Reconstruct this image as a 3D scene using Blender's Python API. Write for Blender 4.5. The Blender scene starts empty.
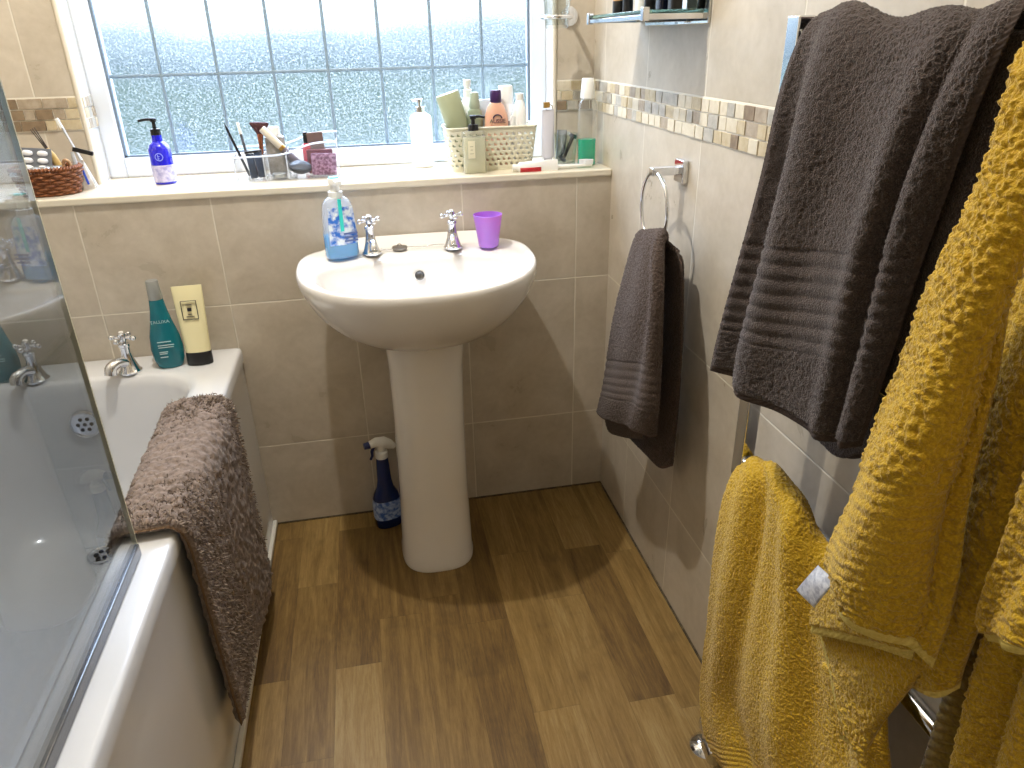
import bpy, math, random
import numpy as np
from mathutils import Vector, Matrix
PI = math.pi
S = bpy.context.scene
COL = S.collection
random.seed(7)

# ---------------------------------------------------------------- camera
CAM = np.array([-0.62808, -1.86408, 1.26933]); FOC = 732.92
_yaw, _pit, _rol = 0.1871, 0.4420, -0.0228
FW = np.array([0.1681011, 0.88811463, -0.42777847])
RT = np.array([0.98048637, -0.19550528, -0.02059538])
UP = np.array([0.10192401, 0.41596885, 0.90364894])
cd = bpy.data.cameras.new('camera'); cam = bpy.data.objects.new('camera', cd); COL.objects.link(cam)
cd.sensor_width = 36; cd.lens = FOC * 36 / 1024; cd.clip_start = 0.02
cam.matrix_world = Matrix(((RT[0], UP[0], -FW[0], CAM[0]), (RT[1], UP[1], -FW[1], CAM[1]), (RT[2], UP[2], -FW[2], CAM[2]), (0, 0, 0, 1)))
S.camera = cam

def at(u, v, ax, val):
    """point of the room seen at (u, v) of the photograph, on the plane axis=val"""
    d = FW + RT * (u - 512) / FOC - UP * (v - 384) / FOC
    return CAM + d * (val - CAM[ax]) / d[ax]

# ---------------------------------------------------------------- exposure, sky
S.view_settings.view_transform = 'Standard'; S.view_settings.look = 'None'
S.view_settings.gamma = 1; S.view_settings.use_curve_mapping = False
S.view_settings.exposure = 0.0
S.cycles.max_bounces = 8; S.cycles.diffuse_bounces = 4; S.cycles.glossy_bounces = 4
S.cycles.transmission_bounces = 8; S.cycles.transparent_max_bounces = 12
S.cycles.caustics_reflective = False; S.cycles.caustics_refractive = False
S.cycles.sample_clamp_indirect = 4.0

def lin(h):
    h = h.lstrip('#'); r = []
    for i in (0, 2, 4):
        c = int(h[i:i + 2], 16) / 255
        r.append(c / 12.92 if c <= .04045 else ((c + .055) / 1.055) ** 2.4)
    return (r[0], r[1], r[2], 1)

w = bpy.data.worlds.new('sky'); S.world = w; w.use_nodes = True
nt = w.node_tree; nt.nodes.clear()
def N(nt, t, **k):
    n = nt.nodes.new(t)
    for a, b in k.items():
        if a.startswith('i_'): n.inputs[int(a[2:]) if a[2:].isdigit() else a[2:].replace('_', ' ')].default_value = b
        else: setattr(n, a, b)
    return n
tc = N(nt, 'ShaderNodeTexCoord'); sx = N(nt, 'ShaderNodeSeparateXYZ'); nt.links.new(tc.outputs['Generated'], sx.inputs[0])
no = N(nt, 'ShaderNodeTexNoise', i_Scale=5.0, i_Detail=3.0); nt.links.new(tc.outputs['Generated'], no.inputs['Vector'])
m1 = N(nt, 'ShaderNodeMath', operation='MULTIPLY_ADD'); m1.inputs[1].default_value = .10; nt.links.new(no.outputs[0], m1.inputs[0]); nt.links.new(sx.outputs[2], m1.inputs[2])
cr = N(nt, 'ShaderNodeValToRGB'); nt.links.new(m1.outputs[0], cr.inputs[0])
SKY = [(0.0, '7ca596', .36), (0.025, '86a6b4', .42), (0.055, 'a6bdcc', .66), (0.11, 'eef6ff', 1.7), (.40, 'dae8ff', 7.2), (1, 'c8dcff', 10.5)]
# the ramp reads direction.z + noise*.1 ; ground below the horizon is the dim garden
while len(cr.color_ramp.elements) < len(SKY): cr.color_ramp.elements.new(.5)
for e, (p, c, s) in zip(cr.color_ramp.elements, SKY):
    l = lin(c); e.position = p; e.color = (l[0] * s, l[1] * s, l[2] * s, 1)
bg = N(nt, 'ShaderNodeBackground', i_Strength=1.0); nt.links.new(cr.outputs[0], bg.inputs[0])
wo = N(nt, 'ShaderNodeOutputWorld'); nt.links.new(bg.outputs[0], wo.inputs[0])
SKY_STRENGTH = 2.2; bg.inputs[1].default_value = SKY_STRENGTH
pd = bpy.data.lights.new('window_portal', 'AREA'); pd.shape = 'RECTANGLE'; pd.size = 1.08; pd.size_y = .95; pd.cycles.is_portal = True
po = bpy.data.objects.new('window_portal', pd); COL.objects.link(po); po.location = (-.695, .32, 1.48); po.rotation_euler = (-PI / 2, 0, 0)

LAMP_POS = [(-.83, -.45, 2.385, 77.0), (-.83, -1.75, 2.385, 1.5)]  # basin lamp first, then the weak added fill

# ---------------------------------------------------------------- materials
MATS = {}
def mat(name, color='ffffff', rough=.5, metal=0, trans=0, ior=1.45, spec=.5, coat=0, sheen=0, noise=None, bump=None, emit=None, alpha=1, sss=0):
    """noise=(scale, colour2, contrast) mottles the colour; bump=(scale, strength, dist)"""
    if name in MATS: return MATS[name]
    m = bpy.data.materials.new(name); m.use_nodes = True; nt = m.node_tree; b = nt.nodes['Principled BSDF']
    b.inputs['Base Color'].default_value = lin(color); b.inputs['Roughness'].default_value = rough
    b.inputs['Metallic'].default_value = metal; b.inputs['Transmission Weight'].default_value = trans; b.inputs['IOR'].default_value = ior
    b.inputs['Specular IOR Level'].default_value = spec; b.inputs['Coat Weight'].default_value = coat
    b.inputs['Sheen Weight'].default_value = sheen; b.inputs['Alpha'].default_value = alpha; b.inputs['Subsurface Weight'].default_value = sss
    if sss: b.inputs['Subsurface Scale'].default_value = .01
    if emit: b.inputs['Emission Color'].default_value = lin(emit[0]); b.inputs['Emission Strength'].default_value = emit[1]
    g = N(nt, 'ShaderNodeTexCoord')
    sc, c2, con = noise or (14, color, 1)
    n = N(nt, 'ShaderNodeTexNoise', i_Scale=sc, i_Detail=5.0, i_Roughness=.6); nt.links.new(g.outputs['Object'], n.inputs['Vector'])
    r = N(nt, 'ShaderNodeValToRGB'); r.color_ramp.elements[0].position = .5 - .25 / con; r.color_ramp.elements[1].position = .5 + .25 / con
    a = lin(color); c = lin(c2) if noise else tuple(x * .97 for x in a[:3]) + (1,)
    r.color_ramp.elements[0].color = c; r.color_ramp.elements[1].color = a
    nt.links.new(n.outputs[0], r.inputs[0]); nt.links.new(r.outputs[0], b.inputs['Base Color'])
    if bump:
        n2 = N(nt, 'ShaderNodeTexNoise', i_Scale=bump[0], i_Detail=3.0); nt.links.new(g.outputs['Object'], n2.inputs['Vector'])
        bu = N(nt, 'ShaderNodeBump', i_Strength=bump[1], i_Distance=bump[2]); nt.links.new(n2.outputs[0], bu.inputs['Height'])
        nt.links.new(bu.outputs[0], b.inputs['Normal'])
    MATS[name] = m; return m

def glassy(name, color='ffffff', gloss=.12, rough=.02, tint=1.0):
    """thin clear plastic or glass: see-through with a fresnel gloss, lets light pass"""
    if name in MATS: return MATS[name]
    m = bpy.data.materials.new(name); m.use_nodes = True; nt = m.node_tree; nt.nodes.clear()
    t = N(nt, 'ShaderNodeBsdfTransparent'); t.inputs[0].default_value = lin(color)
    g = N(nt, 'ShaderNodeBsdfGlossy', i_Roughness=rough)
    ge = N(nt, 'ShaderNodeNewGeometry'); dt = N(nt, 'ShaderNodeVectorMath', operation='DOT_PRODUCT')
    nt.links.new(ge.outputs['Normal'], dt.inputs[0]); nt.links.new(ge.outputs['Incoming'], dt.inputs[1])
    ab = N(nt, 'ShaderNodeMath', operation='ABSOLUTE'); nt.links.new(dt.outputs['Value'], ab.inputs[0])
    iv = N(nt, 'ShaderNodeMath', operation='SUBTRACT', use_clamp=True); iv.inputs[0].default_value = 1; nt.links.new(ab.outputs[0], iv.inputs[1])
    pw = N(nt, 'ShaderNodeMath', operation='POWER'); pw.inputs[1].default_value = 5; nt.links.new(iv.outputs[0], pw.inputs[0])
    ad = N(nt, 'ShaderNodeMath', operation='MULTIPLY_ADD', use_clamp=True)
    ad.inputs[1].default_value = .9; ad.inputs[2].default_value = gloss
    nt.links.new(pw.outputs[0], ad.inputs[0])
    x = N(nt, 'ShaderNodeMixShader'); nt.links.new(ad.outputs[0], x.inputs[0]); nt.links.new(t.outputs[0], x.inputs[1]); nt.links.new(g.outputs[0], x.inputs[2])
    o = N(nt, 'ShaderNodeOutputMaterial'); nt.links.new(x.outputs[0], o.inputs[0])
    MATS[name] = m; return m

def milky(name, color, amt=.5, clear_tint=None, gloss=.06, rough=.08, glow=.5):
    """clear plastic or liquid that scatters part of the light (amt) in its own colour"""
    if name in MATS: return MATS[name]
    m = glassy(name, clear_tint or color, gloss, rough); nt = m.node_tree
    x = next(n for n in nt.nodes if n.type == 'MIX_SHADER'); t = next(n for n in nt.nodes if n.type == 'BSDF_TRANSPARENT')
    tl = N(nt, 'ShaderNodeBsdfTranslucent'); tl.inputs[0].default_value = lin(color); df = N(nt, 'ShaderNodeBsdfDiffuse'); df.inputs[0].default_value = lin(color)
    a = N(nt, 'ShaderNodeMixShader'); a.inputs[0].default_value = glow; nt.links.new(df.outputs[0], a.inputs[1]); nt.links.new(tl.outputs[0], a.inputs[2])
    b = N(nt, 'ShaderNodeMixShader'); b.inputs[0].default_value = amt; nt.links.new(t.outputs[0], b.inputs[1]); nt.links.new(a.outputs[0], b.inputs[2])
    nt.links.new(b.outputs[0], x.inputs[1]); return m

def M2(nt, op, a, b=None, c=None, clamp=False):
    n = N(nt, 'ShaderNodeMath', operation=op, use_clamp=clamp)
    for i, v in enumerate((a, b, c)):
        if v is None: continue
        if isinstance(v, (int, float)): n.inputs[i].default_value = v
        else: nt.links.new(v, n.inputs[i])
    return n.outputs[0]

TW, TH = .30, .4147
def tile_mat(name, axis, off, base='cbc1b1', base2='b8ad9b', grout='dcd5c6', rough=.3):
    m = bpy.data.materials.new(name); m.use_nodes = True; nt = m.node_tree; b = nt.nodes['Principled BSDF']
    g = N(nt, 'ShaderNodeNewGeometry'); s = N(nt, 'ShaderNodeSeparateXYZ'); nt.links.new(g.outputs['Position'], s.inputs[0])
    u = M2(nt, 'DIVIDE', M2(nt, 'SUBTRACT', s.outputs[axis], off), TW)
    up = M2(nt, 'GREATER_THAN', s.outputs[2], 1.125)
    z = M2(nt, 'SUBTRACT', s.outputs[2], M2(nt, 'MULTIPLY', up, .0741))
    v = M2(nt, 'DIVIDE', M2(nt, 'SUBTRACT', z, .2589), TH)
    def edge(c, size):
        return M2(nt, 'MULTIPLY', M2(nt, 'SUBTRACT', .5, M2(nt, 'ABSOLUTE', M2(nt, 'SUBTRACT', M2(nt, 'FRACT', c), .5))), size)
    d = M2(nt, 'MINIMUM', edge(u, TW), edge(v, TH))
    mask = N(nt, 'ShaderNodeMapRange', interpolation_type='SMOOTHSTEP'); mask.inputs[1].default_value = .0011; mask.inputs[2].default_value = .0024
    nt.links.new(d, mask.inputs[0])
    cv = N(nt, 'ShaderNodeCombineXYZ'); nt.links.new(M2(nt, 'FLOOR', u), cv.inputs[0]); nt.links.new(M2(nt, 'FLOOR', v), cv.inputs[1])
    wn = N(nt, 'ShaderNodeTexWhiteNoise', noise_dimensions='3D'); nt.links.new(cv.outputs[0], wn.inputs[0])
    n1 = N(nt, 'ShaderNodeTexNoise', i_Scale=9.0, i_Detail=6.0, i_Roughness=.62, i_Distortion=.4)
    va = N(nt, 'ShaderNodeVectorMath', operation='MULTIPLY_ADD'); nt.links.new(wn.outputs[1], va.inputs[0]); va.inputs[1].default_value = (9, 9, 9); nt.links.new(g.outputs['Position'], va.inputs[2])
    nt.links.new(va.outputs[0], n1.inputs['Vector'])
    n2 = N(nt, 'ShaderNodeTexNoise', i_Scale=60.0, i_Detail=3.0); nt.links.new(g.outputs['Position'], n2.inputs['Vector'])
    fac = M2(nt, 'ADD', M2(nt, 'MULTIPLY', n1.outputs[0], .8), M2(nt, 'MULTIPLY', n2.outputs[0], .2))
    r = N(nt, 'ShaderNodeValToRGB'); r.color_ramp.elements[0].position = .36; r.color_ramp.elements[1].position = .64
    r.color_ramp.elements[0].color = lin(base2); r.color_ramp.elements[1].color = lin(base); nt.links.new(fac, r.inputs[0])
    hs = N(nt, 'ShaderNodeHueSaturation'); nt.links.new(r.outputs[0], hs.inputs['Color'])
    nt.links.new(M2(nt, 'MULTIPLY_ADD', wn.outputs[0], .07, .965), hs.inputs['Value'])
    mx = N(nt, 'ShaderNodeMix', data_type='RGBA'); nt.links.new(mask.outputs[0], mx.inputs[0]); mx.inputs[6].default_value = lin(grout); nt.links.new(hs.outputs[0], mx.inputs[7])
    nt.links.new(mx.outputs[2], b.inputs['Base Color'])
    rr = M2(nt, 'ADD', M2(nt, 'MULTIPLY', M2(nt, 'SUBTRACT', 1, mask.outputs[0]), .4), M2(nt, 'MULTIPLY_ADD', n1.outputs[0], .16, rough - .08))
    nt.links.new(rr, b.inputs['Roughness'])
    bu = N(nt, 'ShaderNodeBump', i_Strength=.6, i_Distance=.0012)
    nt.links.new(M2(nt, 'ADD', mask.outputs[0], M2(nt, 'MULTIPLY', n1.outputs[0], .5)), bu.inputs['Height']); nt.links.new(bu.outputs[0], b.inputs['Normal'])
    return m

def floor_mat():
    m = bpy.data.materials.new('oak_plank_vinyl'); m.use_nodes = True; nt = m.node_tree; b = nt.nodes['Principled BSDF']
    g = N(nt, 'ShaderNodeNewGeometry'); s = N(nt, 'ShaderNodeSeparateXYZ'); nt.links.new(g.outputs['Position'], s.inputs[0])
    u = M2(nt, 'DIVIDE', M2(nt, 'ADD', s.outputs[0], .9045), .1013); cu = M2(nt, 'FLOOR', u)
    w1 = N(nt, 'ShaderNodeTexWhiteNoise', noise_dimensions='1D'); nt.links.new(cu, w1.inputs[1])
    L = .52
    v = M2(nt, 'ADD', M2(nt, 'DIVIDE', s.outputs[1], L), M2(nt, 'MULTIPLY', w1.outputs[0], 1)); cvv = M2(nt, 'FLOOR', v)
    c = N(nt, 'ShaderNodeCombineXYZ'); nt.links.new(cu, c.inputs[0]); nt.links.new(cvv, c.inputs[1])
    w2 = N(nt, 'ShaderNodeTexWhiteNoise', noise_dimensions='3D'); nt.links.new(c.outputs[0], w2.inputs[0])
    # grain: noise stretched along the plank, each plank its own cut
    mp = N(nt, 'ShaderNodeVectorMath', operation='MULTIPLY'); mp.inputs[1].default_value = (34, 2.6, 1); nt.links.new(g.outputs['Position'], mp.inputs[0])
    sh = N(nt, 'ShaderNodeVectorMath', operation='MULTIPLY_ADD'); nt.links.new(w2.outputs[1], sh.inputs[0]); sh.inputs[1].default_value = (40, 40, 40); nt.links.new(mp.outputs[0], sh.inputs[2])
    n1 = N(nt, 'ShaderNodeTexNoise', i_Scale=1.0, i_Detail=7.0, i_Roughness=.65, i_Distortion=1.1); nt.links.new(sh.outputs[0], n1.inputs['Vector'])
    n2 = N(nt, 'ShaderNodeTexNoise', i_Scale=7.0, i_Detail=7.0, i_Roughness=.8); nt.links.new(sh.outputs[0], n2.inputs['Vector'])
    n3 = N(nt, 'ShaderNodeTexNoise', i_Scale=5.0, i_Detail=4.0, i_Roughness=.7); nt.links.new(g.outputs['Position'], n3.inputs['Vector'])
    f = M2(nt, 'ADD', M2(nt, 'MULTIPLY', n1.outputs[0], .55), M2(nt, 'MULTIPLY', n2.outputs[0], .45))
    f = M2(nt, 'ADD', f, M2(nt, 'MULTIPLY_ADD', w2.outputs[0], .24, -.12))
    r = N(nt, 'ShaderNodeValToRGB'); els = [(.28, '523c1e'), (.42, '70572d'), (.56, '8b7040'), (.74, 'a7905f')]
    while len(r.color_ramp.elements) < 4: r.color_ramp.elements.new(.5)
    for e, (p, cc) in zip(r.color_ramp.elements, els): e.position = p; e.color = lin(cc)
    nt.links.new(f, r.inputs[0])
    # worn, damp-stained patches
    st = N(nt, 'ShaderNodeMapRange'); st.inputs[1].default_value = .55; st.inputs[2].default_value = .75; st.inputs[3].default_value = 1; st.inputs[4].default_value = .62
    nt.links.new(n3.outputs[0], st.inputs[0])
    e1 = M2(nt, 'MULTIPLY', M2(nt, 'SUBTRACT', .5, M2(nt, 'ABSOLUTE', M2(nt, 'SUBTRACT', M2(nt, 'FRACT', u), .5))), .1013)
    e2 = M2(nt, 'MULTIPLY', M2(nt, 'SUBTRACT', .5, M2(nt, 'ABSOLUTE', M2(nt, 'SUBTRACT', M2(nt, 'FRACT', v), .5))), L)
    mk = N(nt, 'ShaderNodeMapRange'); mk.inputs[1].default_value = .0002; mk.inputs[2].default_value = .0012; mk.inputs[3].default_value = .72; mk.inputs[4].default_value = 1
    nt.links.new(M2(nt, 'MINIMUM', e1, e2), mk.inputs[0])
    vm = N(nt, 'ShaderNodeVectorMath', operation='SCALE'); nt.links.new(r.outputs[0], vm.inputs[0]); nt.links.new(M2(nt, 'MULTIPLY', mk.outputs[0], st.outputs[0]), vm.inputs['Scale'])
    nt.links.new(vm.outputs[0], b.inputs['Base Color'])
    nt.links.new(M2(nt, 'MULTIPLY_ADD', n2.outputs[0], .2, .36), b.inputs['Roughness']); b.inputs['Specular IOR Level'].default_value = .4
    bu = N(nt, 'ShaderNodeBump', i_Strength=.25, i_Distance=.0008); nt.links.new(M2(nt, 'ADD', n2.outputs[0], mk.outputs[0]), bu.inputs['Height']); nt.links.new(bu.outputs[0], b.inputs['Normal'])
    return m

def pane_mat():
    """patterned obscure glass: clear patches between light-scattering dimples"""
    m = bpy.data.materials.new('obscure_glass'); m.use_nodes = True; nt = m.node_tree; nt.nodes.clear()
    g = N(nt, 'ShaderNodeTexCoord')
    n = N(nt, 'ShaderNodeTexNoise', i_Scale=210.0, i_Detail=3.0, i_Roughness=.7); nt.links.new(g.outputs['Object'], n.inputs['Vector'])
    r = N(nt, 'ShaderNodeMapRange'); r.inputs[1].default_value = .47; r.inputs[2].default_value = .70; r.inputs[3].default_value = .02; r.inputs[4].default_value = .24; nt.links.new(n.outputs[0], r.inputs[0])
    t = N(nt, 'ShaderNodeBsdfTransparent'); t.inputs[0].default_value = (.92, .94, .95, 1)
    tl = N(nt, 'ShaderNodeBsdfTranslucent'); tl.inputs[0].default_value = (.76, .80, .82, 1)
    bu = N(nt, 'ShaderNodeBump', i_Strength=1.0, i_Distance=.0015); nt.links.new(n.outputs[0], bu.inputs['Height']); nt.links.new(bu.outputs[0], tl.inputs['Normal'])
    x = N(nt, 'ShaderNodeMixShader'); nt.links.new(r.outputs[0], x.inputs[0]); nt.links.new(t.outputs[0], x.inputs[1]); nt.links.new(tl.outputs[0], x.inputs[2])
    gl = N(nt, 'ShaderNodeBsdfGlossy', i_Roughness=.15); x2 = N(nt, 'ShaderNodeMixShader'); x2.inputs[0].default_value = .05
    nt.links.new(x.outputs[0], x2.inputs[1]); nt.links.new(gl.outputs[0], x2.inputs[2])
    o = N(nt, 'ShaderNodeOutputMaterial'); nt.links.new(x2.outputs[0], o.inputs[0]); return m

# ---------------------------------------------------------------- mesh helpers
def rot_to(d):
    return Vector(d).to_track_quat('Z', 'Y').to_matrix()

class MB:
    def __init__(s): s.v = []; s.f = []; s.m = []
    def add(s, vs, fs, mi=0):
        o = len(s.v); s.v += [tuple(map(float, p)) for p in vs]; s.f += [tuple(i + o for i in f) for f in fs]; s.m += [mi] * len(fs); return s
    def box(s, x0, x1, y0, y1, z0, z1, mi=0, R=None, c=(0, 0, 0)):
        vs = [Vector((x, y, z)) for x in (x0, x1) for y in (y0, y1) for z in (z0, z1)]
        if R is not None: vs = [R @ p + Vector(c) for p in vs]
        return s.add(vs, [(0, 1, 3, 2), (4, 6, 7, 5), (0, 4, 5, 1), (2, 3, 7, 6), (0, 2, 6, 4), (1, 5, 7, 3)], mi)
    def loft(s, secs, n=40, mi=0, capb=True, capt=True, R=None, c=(0, 0, 0), skip=None):
        """secs: (z, rx, ry, exponent, ox, oy) superellipse rings"""
        vs = []; fs = []
        for q in secs:
            z, rx, ry = q[:3]; e = q[3] if len(q) > 3 else 2; ox = q[4] if len(q) > 4 else 0; oy = q[5] if len(q) > 5 else 0
            for k in range(n):
                a = 2 * PI * k / n; ca, sa = math.cos(a), math.sin(a)
                vs.append((ox + rx * math.copysign(abs(ca) ** (2 / e), ca), oy + ry * math.copysign(abs(sa) ** (2 / e), sa), z))
        for j in range(len(secs) - 1):
            for k in range(n):
                if skip and skip(j, k): continue
                fs.append((j * n + k, j * n + (k + 1) % n, (j + 1) * n + (k + 1) % n, (j + 1) * n + k))
        if capb: fs.append(tuple(range(n - 1, -1, -1)))
        if capt: fs.append(tuple((len(secs) - 1) * n + k for k in range(n)))
        if R is not None: vs = [R @ Vector(p) + Vector(c) for p in vs]
        elif c != (0, 0, 0): vs = [(p[0] + c[0], p[1] + c[1], p[2] + c[2]) for p in vs]
        return s.add(vs, fs, mi)
    def cyl(s, p, q, r, r2=None, n=20, mi=0):
        p, q = Vector(p), Vector(q); d = q - p; r2 = r if r2 is None else r2
        return s.loft([(0, r, r), (d.length, r2, r2)], n, mi, R=rot_to(d), c=tuple(p))
    def tube(s, pts, r, n=10, mi=0, closed=False):
        pts = [Vector(p) for p in pts]; k = len(pts); rs = r if isinstance(r, (list, tuple)) else [r] * k
        vs = []; up = None
        for i, p in enumerate(pts):
            a = pts[(i - 1) % k] if closed or i else p; b = pts[(i + 1) % k] if closed or i < k - 1 else p
            t = (b - a).normalized()
            if up is None: up = Vector((0, 0, 1)) if abs(t.z) < .9 else Vector((1, 0, 0))
            x = up.cross(t)
            if x.length < 1e-5: x = Vector((1, 0, 0)).cross(t)
            x.normalize(); y = t.cross(x).normalized(); up = y
            for j in range(n):
                an = 2 * PI * j / n; vs.append(p + x * math.cos(an) * rs[i] + y * math.sin(an) * rs[i])
        fs = [(i * n + j, i * n + (j + 1) % n, ((i + 1) % k) * n + (j + 1) % n, ((i + 1) % k) * n + j) for i in range(k if closed else k - 1) for j in range(n)]
        if not closed: fs += [tuple(range(n - 1, -1, -1)), tuple((k - 1) * n + j for j in range(n))]
        return s.add(vs, fs, mi)
    def ball(s, c, r, n=16, sz=1, mi=0):
        secs = [(-r * sz * math.cos(PI * i / 10), r * math.sin(PI * i / 10) + 1e-5, r * math.sin(PI * i / 10) + 1e-5) for i in range(11)]
        return s.loft(secs, n, mi, c=tuple(c))
    def build(s, name, mats, parent=None, loc=(0, 0, 0), rz=0, bevel=0, smooth=True, angle=40, label=None, cat=None, group=None, kind=None, solid=0, rot=None):
        me = bpy.data.meshes.new(name); me.from_pydata(s.v, [], s.f)
        if not isinstance(mats, (list, tuple)): mats = [mats]
        for m in mats: me.materials.append(m)
        if any(s.m): me.polygons.foreach_set('material_index', s.m)
        if smooth:
            me.shade_smooth(); me.set_sharp_from_angle(angle=math.radians(angle))
        me.validate(); me.update()
        o = bpy.data.objects.new(name, me); COL.objects.link(o); o.location = loc; o.rotation_euler = rot or (0, 0, rz)
        if parent: o.parent = parent
        if solid:
            md = o.modifiers.new('solid', 'SOLIDIFY'); md.thickness = solid; md.offset = 0
        if bevel:
            md = o.modifiers.new('bevel', 'BEVEL'); md.width = bevel; md.segments = 3; md.limit_method = 'ANGLE'
        tag(o, label, cat, group, kind); return o

def tag(o, label=None, cat=None, group=None, kind=None):
    if label: o['label'] = label
    if cat: o['category'] = cat
    if group: o['group'] = group
    if kind: o['kind'] = kind
    return o
def thing(name, label, cat, loc=(0, 0, 0), rz=0, group=None, rot=None, scale=1):
    o = bpy.data.objects.new(name, None); o.scale = (scale,) * 3; COL.objects.link(o); o.location = loc; o.rotation_euler = rot or (0, 0, rz); o.empty_display_size = .05
    return tag(o, label, cat, group)
def text(txt, size, m, parent, loc, rot, name='lettering', ext=.0002):
    c = bpy.data.curves.new(name, 'FONT'); c.body = txt; c.size = size; c.extrude = ext; c.align_x = 'CENTER'; c.align_y = 'CENTER'
    c.materials.append(m); o = bpy.data.objects.new(name, c); COL.objects.link(o); 
    me = bpy.data.meshes.new_from_object(o.evaluated_get(bpy.context.evaluated_depsgraph_get())); bpy.data.objects.remove(o)
    o = bpy.data.objects.new(name, me); COL.objects.link(o); o.parent = parent; o.location = loc; o.rotation_euler = rot; return o

_rng = np.random.RandomState(5); _T = _rng.rand(64, 64, 64).astype(np.float32)
def vnoise(P):
    i = np.floor(P).astype(int); f = P - i; f = f * f * (3 - 2 * f); r = 0
    for dx in (0, 1):
        for dy in (0, 1):
            for dz in (0, 1):
                wgt = (f[..., 0] if dx else 1 - f[..., 0]) * (f[..., 1] if dy else 1 - f[..., 1]) * (f[..., 2] if dz else 1 - f[..., 2])
                r = r + wgt * _T[(i[..., 0] + dx) & 63, (i[..., 1] + dy) & 63, (i[..., 2] + dz) & 63]
    return r
def worley(P):
    i = np.floor(P).astype(int); best = np.full(P.shape[:-1], 9.0)
    for dx in (-1, 0, 1):
        for dy in (-1, 0, 1):
            for dz in (-1, 0, 1):
                c = i + np.array([dx, dy, dz]); a, b, e = c[..., 0] & 63, c[..., 1] & 63, c[..., 2] & 63
                q = c + np.stack([_T[a, b, e], _T[b, e, a], _T[e, a, b]], -1) - P
                best = np.minimum(best, (q * q).sum(-1))
    return np.sqrt(best)
ROT = np.array([[.80, .36, -.48], [-.6, .48, -.64], [0, .8, .6]])
def catmull(A, n):
    """upsample control rows (axis 0) to n samples"""
    k = A.shape[0]; t = np.linspace(0, k - 1, n); i = np.minimum(t.astype(int), k - 2); f = (t - i).reshape(-1, *([1] * (A.ndim - 1)))
    Q = np.concatenate([[2 * A[0] - A[1]], A, [2 * A[-1] - A[-2]]]); a, b, c, d = Q[i], Q[i + 1], Q[i + 2], Q[i + 3]
    return .5 * (2 * b + (c - a) * f + (2 * a - 5 * b + 4 * c - d) * f ** 2 + (3 * b - a - 3 * c + d) * f ** 3)

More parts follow.
